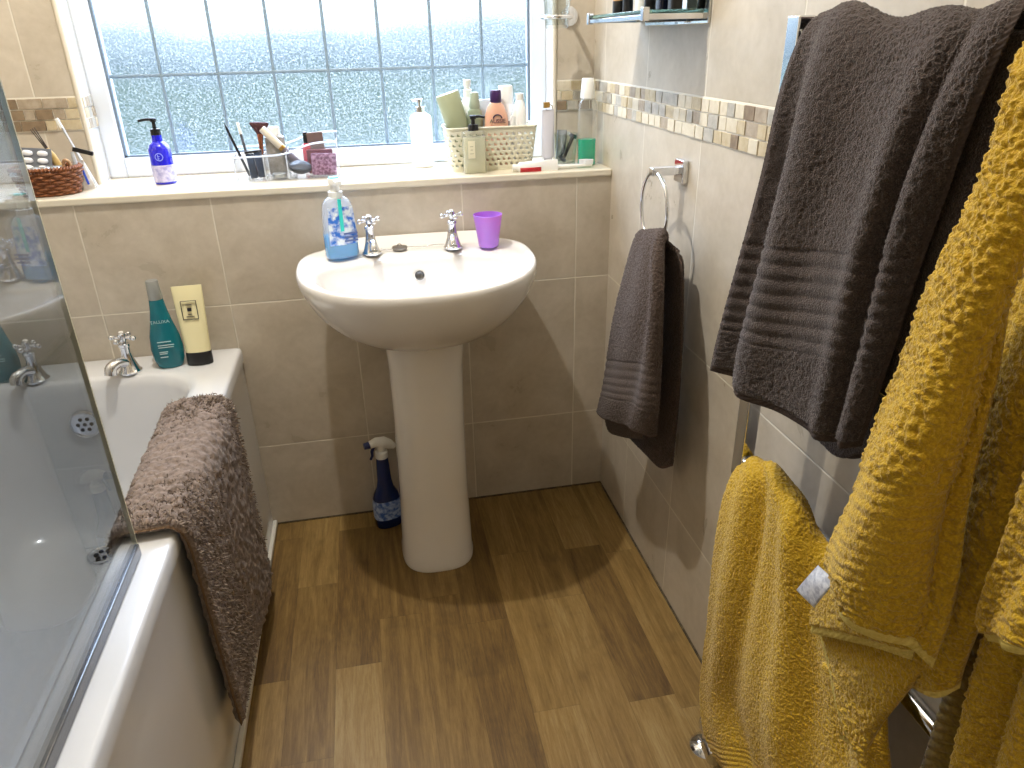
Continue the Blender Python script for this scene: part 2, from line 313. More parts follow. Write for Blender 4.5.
def sheet(grid, res=.0021, thick=.007, pile=.0028, psize=.0026, ribs=(), hem=(0, 0, 0, 0), fold=None, mb=None, mats=(0, 1), push=None):
    """a cloth sheet through control points (rows from top to bottom, each a list of (u, v, x) or world points);
    ribs=[(t0,t1,count,depth)] woven bands, hem=(top,right,bottom,left) flat edges in metres"""
    G = np.array([[at(p[0], p[1], 0, p[2]) if p[0] > 5 else np.array(p) for p in row] for row in grid])
    H = np.linalg.norm(np.diff(G, axis=0), axis=2).sum(0).max(); W = np.linalg.norm(np.diff(G, axis=1), axis=2).sum(1).max()
    nh, nw = max(12, int(H / res)), max(12, int(W / res))
    P = catmull(catmull(G, nh).transpose(1, 0, 2), nw).transpose(1, 0, 2)
    T, U = np.meshgrid(np.linspace(0, 1, nh), np.linspace(0, 1, nw), indexing='ij')
    def nrm(P):
        n = np.cross(np.gradient(P, axis=0), np.gradient(P, axis=1)); n /= np.linalg.norm(n, axis=2, keepdims=True) + 1e-12
        if n[..., 0].mean() > 0: n = -n
        return n
    n = nrm(P)
    if fold is not None: P = P + n * fold(T, U)[..., None]; n = nrm(P)
    dv = np.linalg.norm(np.diff(P, axis=0), axis=2).cumsum(0); dv = np.concatenate([np.zeros((1, nw)), dv]); dv2 = dv[-1:] - dv
    du = np.linalg.norm(np.diff(P, axis=1), axis=2).cumsum(1); du = np.concatenate([np.zeros((nh, 1)), du], 1); du2 = du[:, -1:] - du
    hd = np.minimum.reduce([np.where(hem[0] > 0, dv - hem[0], 1), np.where(hem[2] > 0, dv2 - hem[2], 1), np.where(hem[3] > 0, du - hem[3], 1), np.where(hem[1] > 0, du2 - hem[1], 1)])
    soft = np.clip(hd / .004, 0, 1); rib = np.zeros_like(T); rb = np.zeros_like(T)
    for (a, b, c, d) in ribs:
        k = (T > a) & (T < b); rib = np.where(k, d * (np.abs(np.sin((T - a) / (b - a) * PI * c)) - .5), rib); rb = np.where(k, .6, rb)
    am = pile * soft * (1 - rb)
    ripple = np.where(soft < .5, .0007 * np.sin((dv + du) / .0075 * 2 * PI), 0)
    def side(sg):
        Q = (P @ ROT) / psize + (11 if sg < 0 else 0)
        d = am * (.9 - 1.25 * worley(Q / 1.7) + .5 * vnoise(Q * 1.3 + 7)) if pile > 0 else 0 * T
        tt = thick / 2 * (.55 + .45 * soft)
        ed = np.minimum.reduce([dv, dv2, du, du2]); rd = np.sqrt(np.clip(ed / (thick * .6), 0, 1))
        return P + sg * n * ((tt * rd + d * rd + rib + ripple))[..., None]
    F, B = side(1), side(-1); V = np.concatenate([F.reshape(-1, 3), B.reshape(-1, 3)])
    idx = np.arange(nh * nw).reshape(nh, nw); a, b, c, d = idx[:-1, :-1], idx[:-1, 1:], idx[1:, 1:], idx[1:, :-1]
    ff = np.stack([a, b, c, d], -1).reshape(-1, 4); fb = ff[:, ::-1] + nh * nw
    mi = np.where(((soft[:-1, :-1] < .5) & True).reshape(-1), mats[1], mats[0])
    per = np.concatenate([idx[0, :-1], idx[:-1, -1], idx[-1, :0:-1], idx[:0:-1, 0]]); nx = np.roll(per, -1)
    rim = np.stack([per, per + nh * nw, nx + nh * nw, nx], -1)
    mb = mb or MB(); rm = mats[1] if max(hem) > 0 else mats[0]
    o = len(mb.v); mb.v += [tuple(p) for p in V.tolist()]; FF = np.concatenate([ff, fb, rim]) + o
    mb.f += [tuple(x) for x in FF.tolist()]; mb.m += mi.tolist() * 2 + [rm] * len(rim)
    return mb

# ---------------------------------------------------------------- shared materials
chrome = mat('polished_chrome', 'e4e6ea', .07, 1); ceramic = mat('white_ceramic', 'f1eeea', .09, spec=.6, coat=.5)
acrylic = mat('white_bath_acrylic', 'd9dadc', .16, spec=.5, coat=.3); black = mat('black_plastic', '141416', .35)
white = mat('white_plastic', 'f2f2ee', .35); upvc = mat('white_window_plastic', 'dfe4ea', .3); rubber = mat('grey_seal', '6d7a86', .6)
clear = glassy('clear_plastic', 'f4faf8', .06); gold = mat('brushed_gold', 'b08a4c', .3, 1); copper = mat('copper_metal', 'c07a5c', .25, 1)
inkm = mat('dark_print', '2c2a30', .6); pale_ink = mat('pale_print', 'b7d8da', .5)

# ---------------------------------------------------------------- room shell
YU, YF, YG = .18, .262, .29           # upper wall, window frame and glass planes
ZS = .957
LW, RW = -1.28, -.108                 # window opening
t_back = tile_mat('beige_tile_back', 0, -.093); t_right = tile_mat('beige_tile_right', 1, -.217); t_left = tile_mat('beige_tile_left', 1, -.217)
t_rev = tile_mat('beige_tile_reveal', 1, .45)
b = MB(); b.box(-1.68, 0, 0, YU + .25, 0, ZS - .018); b.build('wall_back_lower', t_back, kind='structure', smooth=False)
b = MB(); b.box(-1.78, LW, YU, .45, ZS - .018, 2.4); b.box(RW, .1, YU, .45, ZS - .018, 2.4); b.box(LW, RW, YU, .45, 1.98, 2.4); b.box(LW, RW, .335, .45, ZS - .018, ZS)
b.build('wall_back', tile_mat('beige_tile_back_upper', 0, -1.375), kind='structure', smooth=False)
b = MB(); b.box(0, .1, -2.45, YU, 0, 2.4); b.build('wall_right', t_right, kind='structure', smooth=False)
b = MB(); b.box(-1.78, -1.68, -2.45, YU, 0, 2.4); b.build('wall_left', t_left, kind='structure', smooth=False)
b = MB(); b.box(-1.68, 0, -2.45, -2.35, 0, 2.4); b.build('wall_front', tile_mat('beige_tile_front', 0, -.093), kind='structure', smooth=False)
b = MB(); b.box(-1.68, 0, -2.35, .0, -.05, 0); b.build('floor', floor_mat(), kind='structure', smooth=False)
b = MB(); b.box(-1.68, 0, -2.35, YU, 2.4, 2.45); b.build('ceiling', mat('white_ceiling', 'efece6', .8), kind='structure', smooth=False)
# sill slab with a rounded cream nosing
sill = mat('cream_sill_tile', 'e6dfce', .22, noise=(16, 'dcd3bf', 1), coat=.2)
b = MB(); b.box(-1.68, 0, -.006, YF + .02, ZS - .018, ZS); b.build('trim_1', sill, kind='structure', bevel=.004)
# dark gap of old sealant where the wall meets the vinyl
grime = mat('dark_sealant', '3a3128', .7, noise=(60, '6b5b42', 2))
b = MB(); b.box(-.985, 0, -.004, .001, 0, .004); b.build('trim_2', grime, kind='structure')
b = MB(); b.box(-.004, .001, -2.35, 0, 0, .004); b.build('trim_3', grime, kind='structure')
# edge beads of the window reveal
bead = mat('cream_edge_bead', 'd8d0be', .35)
b = MB(); b.cyl((LW, YU, ZS), (LW, YU, 1.98), .006); b.cyl((RW, YU, ZS), (RW, YU, 1.98), .006); b.build('trim_4', bead, kind='structure')
# reveal tile with the window's brightness painted into a paler colour
b = MB(); b.box(LW, LW + .003, YU, YF + .02, ZS, 1.98); b.box(RW - .003, RW, YU, YF + .02, ZS, 1.98); b.box(LW, RW, YU, YF + .02, 1.977, 1.98)
b.build('trim_5', mat('lit_reveal_tile', 'dcdfe2', .25, noise=(9, 'd0d2d4', 1)), kind='structure', smooth=False)

# split-face stone mosaic border
mos_r = [mat('mosaic_cream', 'd9d0bb', .5, noise=(70, 'cbbfa6', 1.5)), mat('mosaic_sand', 'c6b99c', .5, noise=(70, 'b5a482', 1.5)), mat('mosaic_taupe', 'b0a28f', .5, noise=(70, '988974', 1.5)), mat('mosaic_grey', 'bbb6ab', .5, noise=(70, '9f9a8f', 1.5)), mat('mosaic_brown', '8d7a62', .5, noise=(70, '75624b', 1.5)), mat('mosaic_grout', 'e6e1d4', .7)]
def mosaic(name, a0, a1, plane, axis, sign, weights, wmin=.021, wmax=.05, seed=1):
    rg = random.Random(seed); b = MB(); z0 = 1.0872; h = .0248
    def bx(p, q, zz0, zz1, d, mi):
        lo, hi = (plane, plane + sign * d) if sign > 0 else (plane + sign * d, plane)
        if axis == 1: b.box(lo, hi, p, q, zz0, zz1, mi)
        else: b.box(p, q, lo, hi, zz0, zz1, mi)
    bx(a0, a1, z0 - .001, z0 + 3 * h + .002, .0012, 5)
    for r in range(3):
        p = a0 + rg.uniform(-.03, 0)
        while p < a1:
            w_ = rg.choice((wmin, wmin * 1.12, (wmin + wmax) / 2, wmax)); q = min(p + w_, a1); pp = max(p, a0)
            if q - pp > .004: bx(pp + .0012, q - .0012, z0 + r * h + .0013, z0 + (r + 1) * h - .0013, .0026 + rg.random() * .0022, rg.choices(range(5), weights)[0])
            p += w_
    return b.build(name, mos_r, kind='structure', smooth=False, bevel=.0008)
mosaic('trim_6', -2.0, YU - .003, 0, 1, -1, (7, 4, 1.2, 2.4, .3), .029, .042, 3)
mosaic('trim_7', RW + .006, -.003, YU, 0, -1, (1, 3, 4, 1, 2), .030, .05, 5)
mosaic('trim_8', -1.68, LW - .006, YU, 0, -1, (0, 1.5, 3, .3, 6), .024, .055, 8)
mosaic('trim_9', YU + .004, YF - .004, LW + .003, 1, 1, (2, 1, 2, 4, 0), .024, .03, 9)

# window: frame, leaded obscure pane
win = thing('window_1', None, None, (0, 0, 0)); tag(win, kind='structure')
b = MB(); fx0, fx1 = LW + .002, RW - .002; gx0, gx1, gz0, gz1 = -1.236, -.153, 1.006, 1.93
b.box(fx0, gx0, YF, .33, ZS, 1.978); b.box(gx1, fx1, YF, .33, ZS, 1.978); b.box(gx0, gx1, YF, .33, ZS, gz0); b.box(gx0, gx1, YF, .33, gz1, 1.978)
b.build('window_frame', upvc, win, bevel=.004)
b = MB()
for (x0, x1, z0, z1) in ((gx0 - .001, gx0 + .006, gz0, gz1), (gx1 - .006, gx1 + .001, gz0, gz1), (gx0, gx1, gz0 - .001, gz0 + .005), (gx0, gx1, gz1 - .005, gz1)): b.box(x0, x1, YG - .016, YG - .004, z0, z1)
b.build('gasket', rubber, win)
b = MB(); b.box(gx0 - .004, gx1 + .004, YG, YG + .004, gz0 - .004, gz1 + .004); b.build('pane', pane_mat(), win, smooth=False)
b = MB(); leadm = mat('lead_strip', '7f93a3', .5)
for x in (-1.109, -.971, -.833, -.694, -.556, -.419, -.283): b.loft([(0, .0042, .0022), (gz1 - gz0, .0042, .0022)], 10, c=(x, YG - .0005, gz0))
for z in (1.2, 1.395, 1.59, 1.785): b.loft([(0, .0022, .0042), (gx1 - gx0, .0022, .0042)], 10, R=Matrix(((0, 0, 1), (1, 0, 0), (0, 1, 0))), c=(gx0, YG - .0005, z))
b.build('lead_strips', leadm, win)

# ceiling downlight over the basin, and a second one added as unseen fill
for i, (x, y, z, e) in enumerate(LAMP_POS):
    t = thing('ceiling_main_and_fill', ('round white ceiling downlight above the washbasin side of the bath', 'round white fill lamp added unseen above the near end of the bath')[i], 'ceiling light', (x, y, 2.4))
    b = MB(); b.loft([(0, .05, .05), (-.012, .05, .05), (-.012, .04, .04), (-.004, .038, .038)], 32, capb=False, capt=True); b.build('bezel', white, t)
    ld = bpy.data.lights.new('bulb', 'POINT'); ld.energy = e; ld.color = (1.0, .955, .875); ld.shadow_soft_size = .022
    lo = bpy.data.objects.new('bulb', ld); COL.objects.link(lo); lo.parent = t; lo.location = (0, 0, -.05)

# ---------------------------------------------------------------- bath
BX0, BX1, BY0, BY1, BZ = -1.679, -.985, -1.715, -.002, .56
def bath():
    t = thing('bath', 'white fitted bath with a plain white side panel along the left wall', 'bath', (0, 0, 0))
    def ring(x0, x1, y0, y1, z, r, n=14):
        P = []
        for (cx, cy, a0) in ((x1 - r, y1 - r, 0), (x0 + r, y1 - r, PI / 2), (x0 + r, y0 + r, PI), (x1 - r, y0 + r, 3 * PI / 2)):
            for k in range(n): a = a0 + PI / 2 * k / (n - 1); P.append((cx + r * math.cos(a), cy + r * math.sin(a), z))
        return P
    R = [ring(BX0, BX1, BY0, BY1, BZ - .035, .012), ring(BX0, BX1, BY0, BY1, BZ - .008, .012), ring(BX0 + .003, BX1 - .003, BY0 + .003, BY1 - .003, BZ - .002, .012),
         ring(BX0 + .009, BX1 - .009, BY0 + .009, BY1 - .009, BZ, .012)]
    def inn(d, dy, dyn, z, r): return ring(BX0 + .075 + d, BX1 - .088 - d, BY0 + .10 + dyn, BY1 - .128 - dy, z, r)
    R += [inn(-.018, -.018, -.018, BZ, .12), inn(-.008, -.008, -.008, BZ - .001, .12), inn(0, 0, 0, BZ - .008, .12), inn(.006, .006, .01, BZ - .03, .115), inn(.018, .012, .05, BZ - .12, .11),
          inn(.035, .025, .14, BZ - .26, .11), inn(.05, .04, .22, BZ - .35, .11), inn(.075, .07, .28, BZ - .385, .11), inn(.11, .12, .36, BZ - .40, .10), inn(.2, .3, .6, BZ - .405, .06)]
    n = len(R[0]); V = [p for r in R for p in r]; F = [(i * n + k, i * n + (k + 1) % n, (i + 1) * n + (k + 1) % n, (i + 1) * n + k) for i in range(len(R) - 1) for k in range(n)]
    F.append(tuple((len(R) - 1) * n + k for k in range(n)))
    b = MB(); b.add(V, F); b.build('tub', acrylic, t, angle=60)
    b = MB(); b.box(BX1 - .016, BX1 - .006, BY0, BY1, 0.002, BZ - .036); b.box(BX1 - .012, BX1 - .003, BY0, BY1, BZ - .036, BZ - .026); b.build('side_panel', acrylic, t, bevel=.002)
    b = MB(); b.box(BX1 - .006, BX1 + .006, BY0, BY1, .001, .016); b.build('kick_strip', mat('white_strip', 'dcd8ce', .4), t, bevel=.003)
    # waste and overflow
    b = MB(); c = (-1.340, -.272, BZ - .3995); b.loft([(0, .036, .036), (.004, .035, .035), (.005, .031, .031), (.002, .026, .026), (.001, .004, .004)], 32, c=c)
    wa = b.build('waste', chrome, t)
    b = MB()
    for k in range(6): a = k * PI / 3; b.loft([(0, .0055, .0055), (.0012, .0055, .0055)], 12, c=(c[0] + .015 * math.cos(a), c[1] + .015 * math.sin(a), c[2] + .0022))
    b.build('drain_holes', black, wa)
    Rm = rot_to((0, -1, .08)); oc = (-1.345, -.1415, .452)
    b = MB(); b.loft([(0, .036, .036), (.006, .035, .035), (.008, .030, .030), (.0065, .026, .026)], 32, R=Rm, c=oc); ov = b.build('overflow', chrome, t)
    b = MB()
    for k in range(7):
        a = k * PI / 3; rr = 0 if k == 6 else .015; q = Vector(oc) + Rm @ Vector((rr * math.cos(a), rr * math.sin(a), .0062)); b.loft([(0, .0045, .0045), (.0012, .0045, .0045)], 12, R=Rm, c=tuple(q))
    b.build('overflow_holes', black, ov)
bath()
# chain-free screen: glass sheet with bottom seal
t = thing('shower_screen', 'clear glass shower screen standing on the bath rim', 'shower screen', (-1.03, 0, 0))
b = MB(); b.box(-.003, .003, -1.66, -.857, BZ + .012, 1.96); b.build('glass_panel', glassy('screen_glass', 'd9dee3', .11, .004), t, smooth=False)
b = MB(); b.box(-.0065, .0065, -1.66, -.859, BZ + .001, BZ + .022); b.build('bottom_seal', glassy('seal_plastic', 'b8bcc4', .15, .1), t, bevel=.002)
b = MB(); b.box(-.012, .012, -1.685, -1.655, BZ + .001, 1.97); b.build('wall_profile', chrome, t, bevel=.002)
b = MB(); b.box(-.0032, .0032, -.858, -.8555, BZ + .012, 1.96); b.build('glass_edge', mat('pale_glass_edge', 'c9c4a8', .3), t, label='pale polished front edge of the glass')

def tap(name, label, x, y, z, rz, size=1.0, bathy=False, group=None):
    s = size; t = thing(name, label, 'tap', (x, y, z), rz, group)
    b = MB(); b.loft([(0, .025 * s, .025 * s), (.004 * s, .025 * s, .025 * s), (.008 * s, .021 * s, .021 * s), (.03 * s, .014 * s, .014 * s), (.05 * s, .0105 * s, .0105 * s), (.062 * s, .011 * s, .011 * s), (.064 * s, .013 * s, .013 * s), (.070 * s, .013 * s, .013 * s), (.073 * s, .007 * s, .007 * s), (.080 * s, .006 * s, .006 * s)], 28)
    b.build('body', chrome, t)
    b = MB()
    if bathy: pts = [(0, 0, .022), (0, -.018, .031), (0, -.034, .032), (0, -.047, .026), (0, -.051, .013)]; rr = [.013, .0125, .012, .0125, .013]
    else: pts = [(0, 0, .030), (0, -.018, .036), (0, -.036, .036), (0, -.050, .030), (0, -.056, .020)]; rr = [.011, .0105, .010, .010, .0105]
    P = np.array(pts) * s; P = catmull(P, 14); rr = catmull(np.array(rr).reshape(-1, 1), 14)[:, 0] * s
    b.tube([tuple(p) for p in P], list(rr), 18); b.build('spout', chrome, t)
    b = MB(); hz = .084 * s
    b.loft([(hz - .007 * s, .008 * s, .008 * s), (hz + .006 * s, .009 * s, .009 * s), (hz + .010 * s, .0085 * s, .0085 * s), (hz + .012 * s, .006 * s, .006 * s)], 20)
    for k in range(4):
        a = k * PI / 2 + .35; d = Vector((math.cos(a), math.sin(a), 0)); b.cyl(Vector((0, 0, hz)) + d * .006 * s, Vector((0, 0, hz)) + d * .024 * s, .0034 * s, .0028 * s, 10)
        b.cyl(Vector((0, 0, hz)) + d * .018 * s, Vector((0, 0, hz)) + d * .0205 * s, .005 * s, None, 12); b.ball(Vector((0, 0, hz)) + d * .026 * s, .0062 * s, 14)
    hnd = b.build('cross_handle', chrome, t)
    b = MB(); b.loft([(hz + .012 * s, .0055 * s, .0055 * s), (hz + .0145 * s, .005 * s, .005 * s)], 16); b.build('cap', ceramic, hnd)
    return t
tap('bath_tap', 'chrome cross-head bath tap clear of the shower screen', -1.228, -.104, BZ, -.62, 1.04, True)
tap('bath_tap', 'chrome cross-head bath tap seen through the shower screen', -1.434, -.104, BZ, -.5, 1.04, True)

# ---------------------------------------------------------------- washbasin
BC = (-.527, 0)
def basin():
    t = thing('washbasin', 'white ceramic washbasin on a tall pedestal beneath the window sill', 'washbasin', (BC[0], 0, 0))
    n = 96
    def outer(a):
        ca, sa = math.cos(a), math.sin(a)
        if sa >= 0: e = 5.5; x = .278 * math.copysign(abs(ca) ** (2 / e), ca); y = -.165 + .163 * abs(sa) ** (2 / 2.6); x *= 1 - .14 * sa ** 4
        else: e = 2.25; x = .278 * math.copysign(abs(ca) ** (2 / e), ca); y = -.165 - .298 * abs(sa) ** (2 / e)
        return x, y
    def inner(a):
        ca, sa = math.cos(a), math.sin(a)
        if sa >= 0: e = 3.2; return .232 * math.copysign(abs(ca) ** (2 / e), ca), -.225 + .100 * abs(sa) ** (2 / e)
        e = 2.2; return .232 * math.copysign(abs(ca) ** (2 / e), ca), -.225 - .205 * abs(sa) ** (2 / e)
    A = [2 * PI * k / n for k in range(n)]; rings = []
    def shrink(f, s, z, cy=-.22, back=None):
        P = []
        for a in A:
            x, y = f(a); yy = cy + (y - cy) * s
            if back is not None: yy = cy + (y - cy) * (s if y < cy else back)
            P.append((x * s, yy, z))
        return P
    rings += [shrink(outer, .34, .628, -.20, .9), shrink(outer, .46, .632, -.20, .92), shrink(outer, .62, .648, -.20, .95), shrink(outer, .78, .68, -.20, .98), shrink(outer, .90, .72, -.19, 1), shrink(outer, .965, .755, -.19, 1),
              shrink(outer, .99, .775, -.19, 1), shrink(outer, 1.0, .786, -.19, 1), shrink(outer, .999, .795, -.19, 1), shrink(outer, .992, .802, -.19, .996), shrink(outer, .978, .8055, -.19, .99)]
    nb = len(rings)
    def sm(x): x = min(1, max(0, x)); return x * x * (3 - 2 * x)
    for k, q in enumerate((.12, .25, .4, .55, .7, .82, .92, 1.0)):
        P = []
        for a in A:
            xo, yo = outer(a); xo *= .97; yo = -.19 + (yo + .19) * .985; xi, yi = inner(a); x, y = xo + (xi - xo) * q, yo + (yi - yo) * q
            z = .8055 - .004 * sm(q * 3) - .010 * sm((q - .75) / .3) - (0 if y > -.1 else .004 * q)
            P.append((x, y, z))
        rings.append(P)
    for s, z in ((.985, .775), (.955, .745), (.90, .715), (.80, .688), (.62, .667), (.4, .656), (.2, .652), (.09, .650)): rings.append(shrink(inner, s, z, -.235))
    R2 = []
    for i, r in enumerate(rings):
        q = []
        for x, y, z in r:
            if nb - 3 <= i <= nb + 7: z += .020 * sm((y + .034) / .022)
            q.append((x, y, z))
        R2.append(q)
    V = [p for r in R2 for p in r]; F = [(i * n + k, i * n + (k + 1) % n, (i + 1) * n + (k + 1) % n, (i + 1) * n + k) for i in range(len(R2) - 1) for k in range(n)]
    F.append(tuple((len(R2) - 1) * n + k for k in range(n))); F.append(tuple(range(n - 1, -1, -1)))
    b = MB(); b.add(V, F); bo = b.build('bowl', ceramic, t, angle=80); md = bo.modifiers.new('sub', 'SUBSURF'); md.levels = md.render_levels = 1
    b = MB()
    secs = [(0, .096, .112, 2.8, -.008, -.205), (.012, .0965, .113, 2.8, -.008, -.205), (.018, .094, .110, 2.8, -.008, -.205), (.2, .090, .104, 2.8, -.006, -.203), (.4, .088, .102, 2.7, -.004, -.203), (.56, .090, .104, 2.6, -.002, -.203), (.64, .098, .112, 2.4, 0, -.203)]
    b.loft(secs, 64); b.build('pedestal', ceramic, t, angle=60)
    q = (0.005, -.1335, .752); Rm = rot_to((0, -1, .35)); b = MB(); b.loft([(0, .0115, .0115), (.0025, .0115, .0115), (.003, .0095, .0095), (.0022, .008, .008)], 24, R=Rm, c=q)
    b.build('overflow_ring', mat('dull_metal', '6a6a6a', .3, .9), t)
    b = MB(); b.loft([(0, .028, .028), (.003, .028, .028), (.004, .022, .022), (.001, .018, .018)], 28, c=(0, -.235, .650)); b.build('waste', chrome, t)
basin()
TZ = .8025
tap('basin_tap', 'chrome cross-head basin tap beside the blue liquid soap', BC[0] - .103, -.088, TZ, .12, .95)
tap('basin_tap', 'chrome cross-head basin tap beside the purple cup', BC[0] + .095, -.088, TZ, -.1, .95)
# plug and chain
t = thing('plug', 'chrome basin plug on a bead chain lying between the basin taps', 'plug', (BC[0] - .035, -.072, TZ + .001))
b = MB(); b.loft([(0, .017, .017), (.004, .019, .019), (.007, .0185, .0185), (.0085, .012, .012)], 28); b.tube([(.005 * math.cos(a), 0, .009 + .005 * math.sin(a)) for a in [PI * 2 * k / 12 for k in range(12)]], .001, 6, closed=True)
b.build('stopper', mat('worn_chrome', '8f8a84', .3, .9), t)
b = MB()
P = catmull(np.array([(.017, 0, .004), (.035, .006, .002), (.055, .002, .002), (.085, .012, .002), (.11, .008, .003)]), 60)
for p in P: b.ball(p, .0013, 6)
b.build('bead_chain', chrome, t)
b = MB()
P = catmull(np.array([(-.017, .002, .004), (-.024, -.006, .002), (-.036, -.004, .002), (-.044, .006, .002)]), 22)
for p in P: b.ball(p, .0013, 6)
b.build('bead_chain', chrome, t)

# ---------------------------------------------------------------- things on the basin
def soap_bottle():
    t = thing('soap_bottle', 'clear liquid soap bottle half full of blue soap on the basin', 'soap bottle', (-.699, -.100, .8045), .32, scale=1.06)
    b = MB(); b.loft([(0, .034, .020, 3), (.004, .037, .022, 3), (.05, .037, .022, 3), (.10, .0335, .021, 3), (.118, .031, .020, 3), (.128, .024, .017, 2.6), (.134, .014, .013, 2)], 48)
    b.build('bottle', milky('pet_plastic', 'eef4fa', .30, 'fafcfe'), t)
    b = MB(); b.loft([(.002, .0335, .0195, 3), (.006, .0362, .0212, 3), (.050, .0362, .0212, 3)], 48); b.build('liquid', milky('blue_soap', '1cc4f6', .85, '9ae4f8', .02), t, label='bright blue liquid soap')
    b = MB(); b.loft([(.03, .0374, .0224, 3), (.05, .0374, .0224, 3), (.10, .0340, .0214, 3), (.112, .0325, .0208, 3)], 48, capb=False, capt=False, skip=lambda j, k: not (30 <= k <= 44))
    b.build('front_label', mat('blue_white_label', 'e8f2fb', .3, noise=(55, '2a6fd0', 3)), t)
    b = MB(); b.loft([(.128, .0155, .0155), (.143, .0155, .0155), (.144, .011, .011), (.160, .010, .010)], 32); b.build('collar', white, t)
    b = MB(); b.loft([(.158, .013, .013), (.170, .0135, .0135), (.172, .0125, .0125)], 32); b.box(-.006, .006, -.036, 0, .1605, .1695); b.build('pump_head', white, t, bevel=.001)
    b = MB(); b.loft([(.1722, .0115, .0115), (.1742, .0105, .0105)], 28); b.build('aqua_button', mat('aqua_plastic', '38d8d0', .3), t)
    b = MB(); b.box(-.004, .004, -.0232, -.0222, .06, .13); b.build('aqua_stripe', mat('aqua_plastic'), t)
    b = MB()
    for k in range(3): b.box(.002, .033, -.0236, -.0228, .036 + k * .008, .040 + k * .008)
    b.build('print_lines', mat('slate_blue_print', '5b6fa8', .4), t)
soap_bottle()
t = thing('tumbler_cup', 'translucent purple plastic cup on the right of the basin', 'cup', (-.345, -.100, .8035))
b = MB(); b.loft([(0, .022, .022), (.002, .0245, .0245), (.03, .028, .028), (.078, .0355, .0355), (.0785, .0345, .0345), (.03, .0265, .0265), (.006, .022, .022), (.0055, .001, .001)], 48, capt=True)
b.build('cup_body', mat('purple_plastic', 'b07ae0', .3, sss=.3), t, angle=60)

# ---------------------------------------------------------------- bath corner bottles
def teal_bottle(label, x, y, rz=0, k=1.0, capc='b9a184'):
    t = thing('shower_gel_bottle', label, 'bottle', (x, y, BZ), rz, scale=1.07)
    b = MB(); b.loft([(0, .024, .017), (.004, .028, .020), (.02, .0325, .0225), (.045, .0345, .0235), (.075, .031, .0225), (.105, .0235, .0195), (.135, .0175, .0165), (.160, .0145, .0145)], 40)
    bo = b.build('bottle', mat('teal_plastic', '0b6a78', .22, spec=.6), t)
    b = MB(); b.loft([(.160, .0150, .0150), (.200, .0128, .0128), (.2015, .0120, .0120)], 32); b.build('cap', mat('silver_cap', 'a3a7a6', .3, .5) if k else mat('beige_cap', 'a78f74', .4), t)
    text('TALUXA', .0105, pale_ink, bo, (0, -.0200, .112), (PI / 2 + .18, 0, 0))
    b = MB()
    for zz, ww in ((.066, .036), (.058, .042), (.053, .040), (.042, .022), (.038, .020), (.030, .02)): b.box(-.014, -.014 + ww * .8, -.0252, -.0238 if zz > .05 else -.0234, zz, zz + .0016)
    b.build('print_lines', pale_ink, bo)
teal_bottle('teal shower gel bottle with a silver cap standing beside the cream tube', -1.139, -.088, .1)
teal_bottle('teal shower gel bottle partly seen behind the shower screen at the far left', -1.505, -.085, 0, 0)
t = thing('lotion_tube', 'cream lotion tube with a black cap standing on the bath corner', 'tube', (-1.070, -.092, BZ), .10, rot=(-.10, 0, .02), scale=1.1)
b = MB(); b.loft([(.028, .0265, .016), (.06, .0275, .0155, 2.2), (.12, .0300, .0100, 2.6), (.168, .0315, .0030, 3), (.176, .0315, .0018, 3)], 40); tb = b.build('tube_body', mat('cream_plastic', 'efe6b8', .35), t)
b = MB(); b.loft([(0, .0262, .0160), (.002, .0275, .017), (.028, .0275, .017), (.0295, .026, .016)], 40); b.build('cap', black, t)
b = MB()
for (x0, x1, z0, z1) in ((-.016, .016, .144, .1448), (-.016, .016, .104, .1048), (-.016, -.0152, .104, .1448), (.0152, .016, .104, .1448)): b.box(x0, x1, -.0114 - (.144 - (z0 + z1) / 2) * .06, -.0090, z0, z1)
b.box(-.004, .004, -.0124, -.009, .122, .129); b.box(-.006, .006, -.0122, -.009, .136, .1368); b.box(-.004, .004, -.0128, -.009, .115, .1158); b.box(-.008, .008, -.0128, -.009, .110, .1108)
b.build('printed_label', inkm, tb)

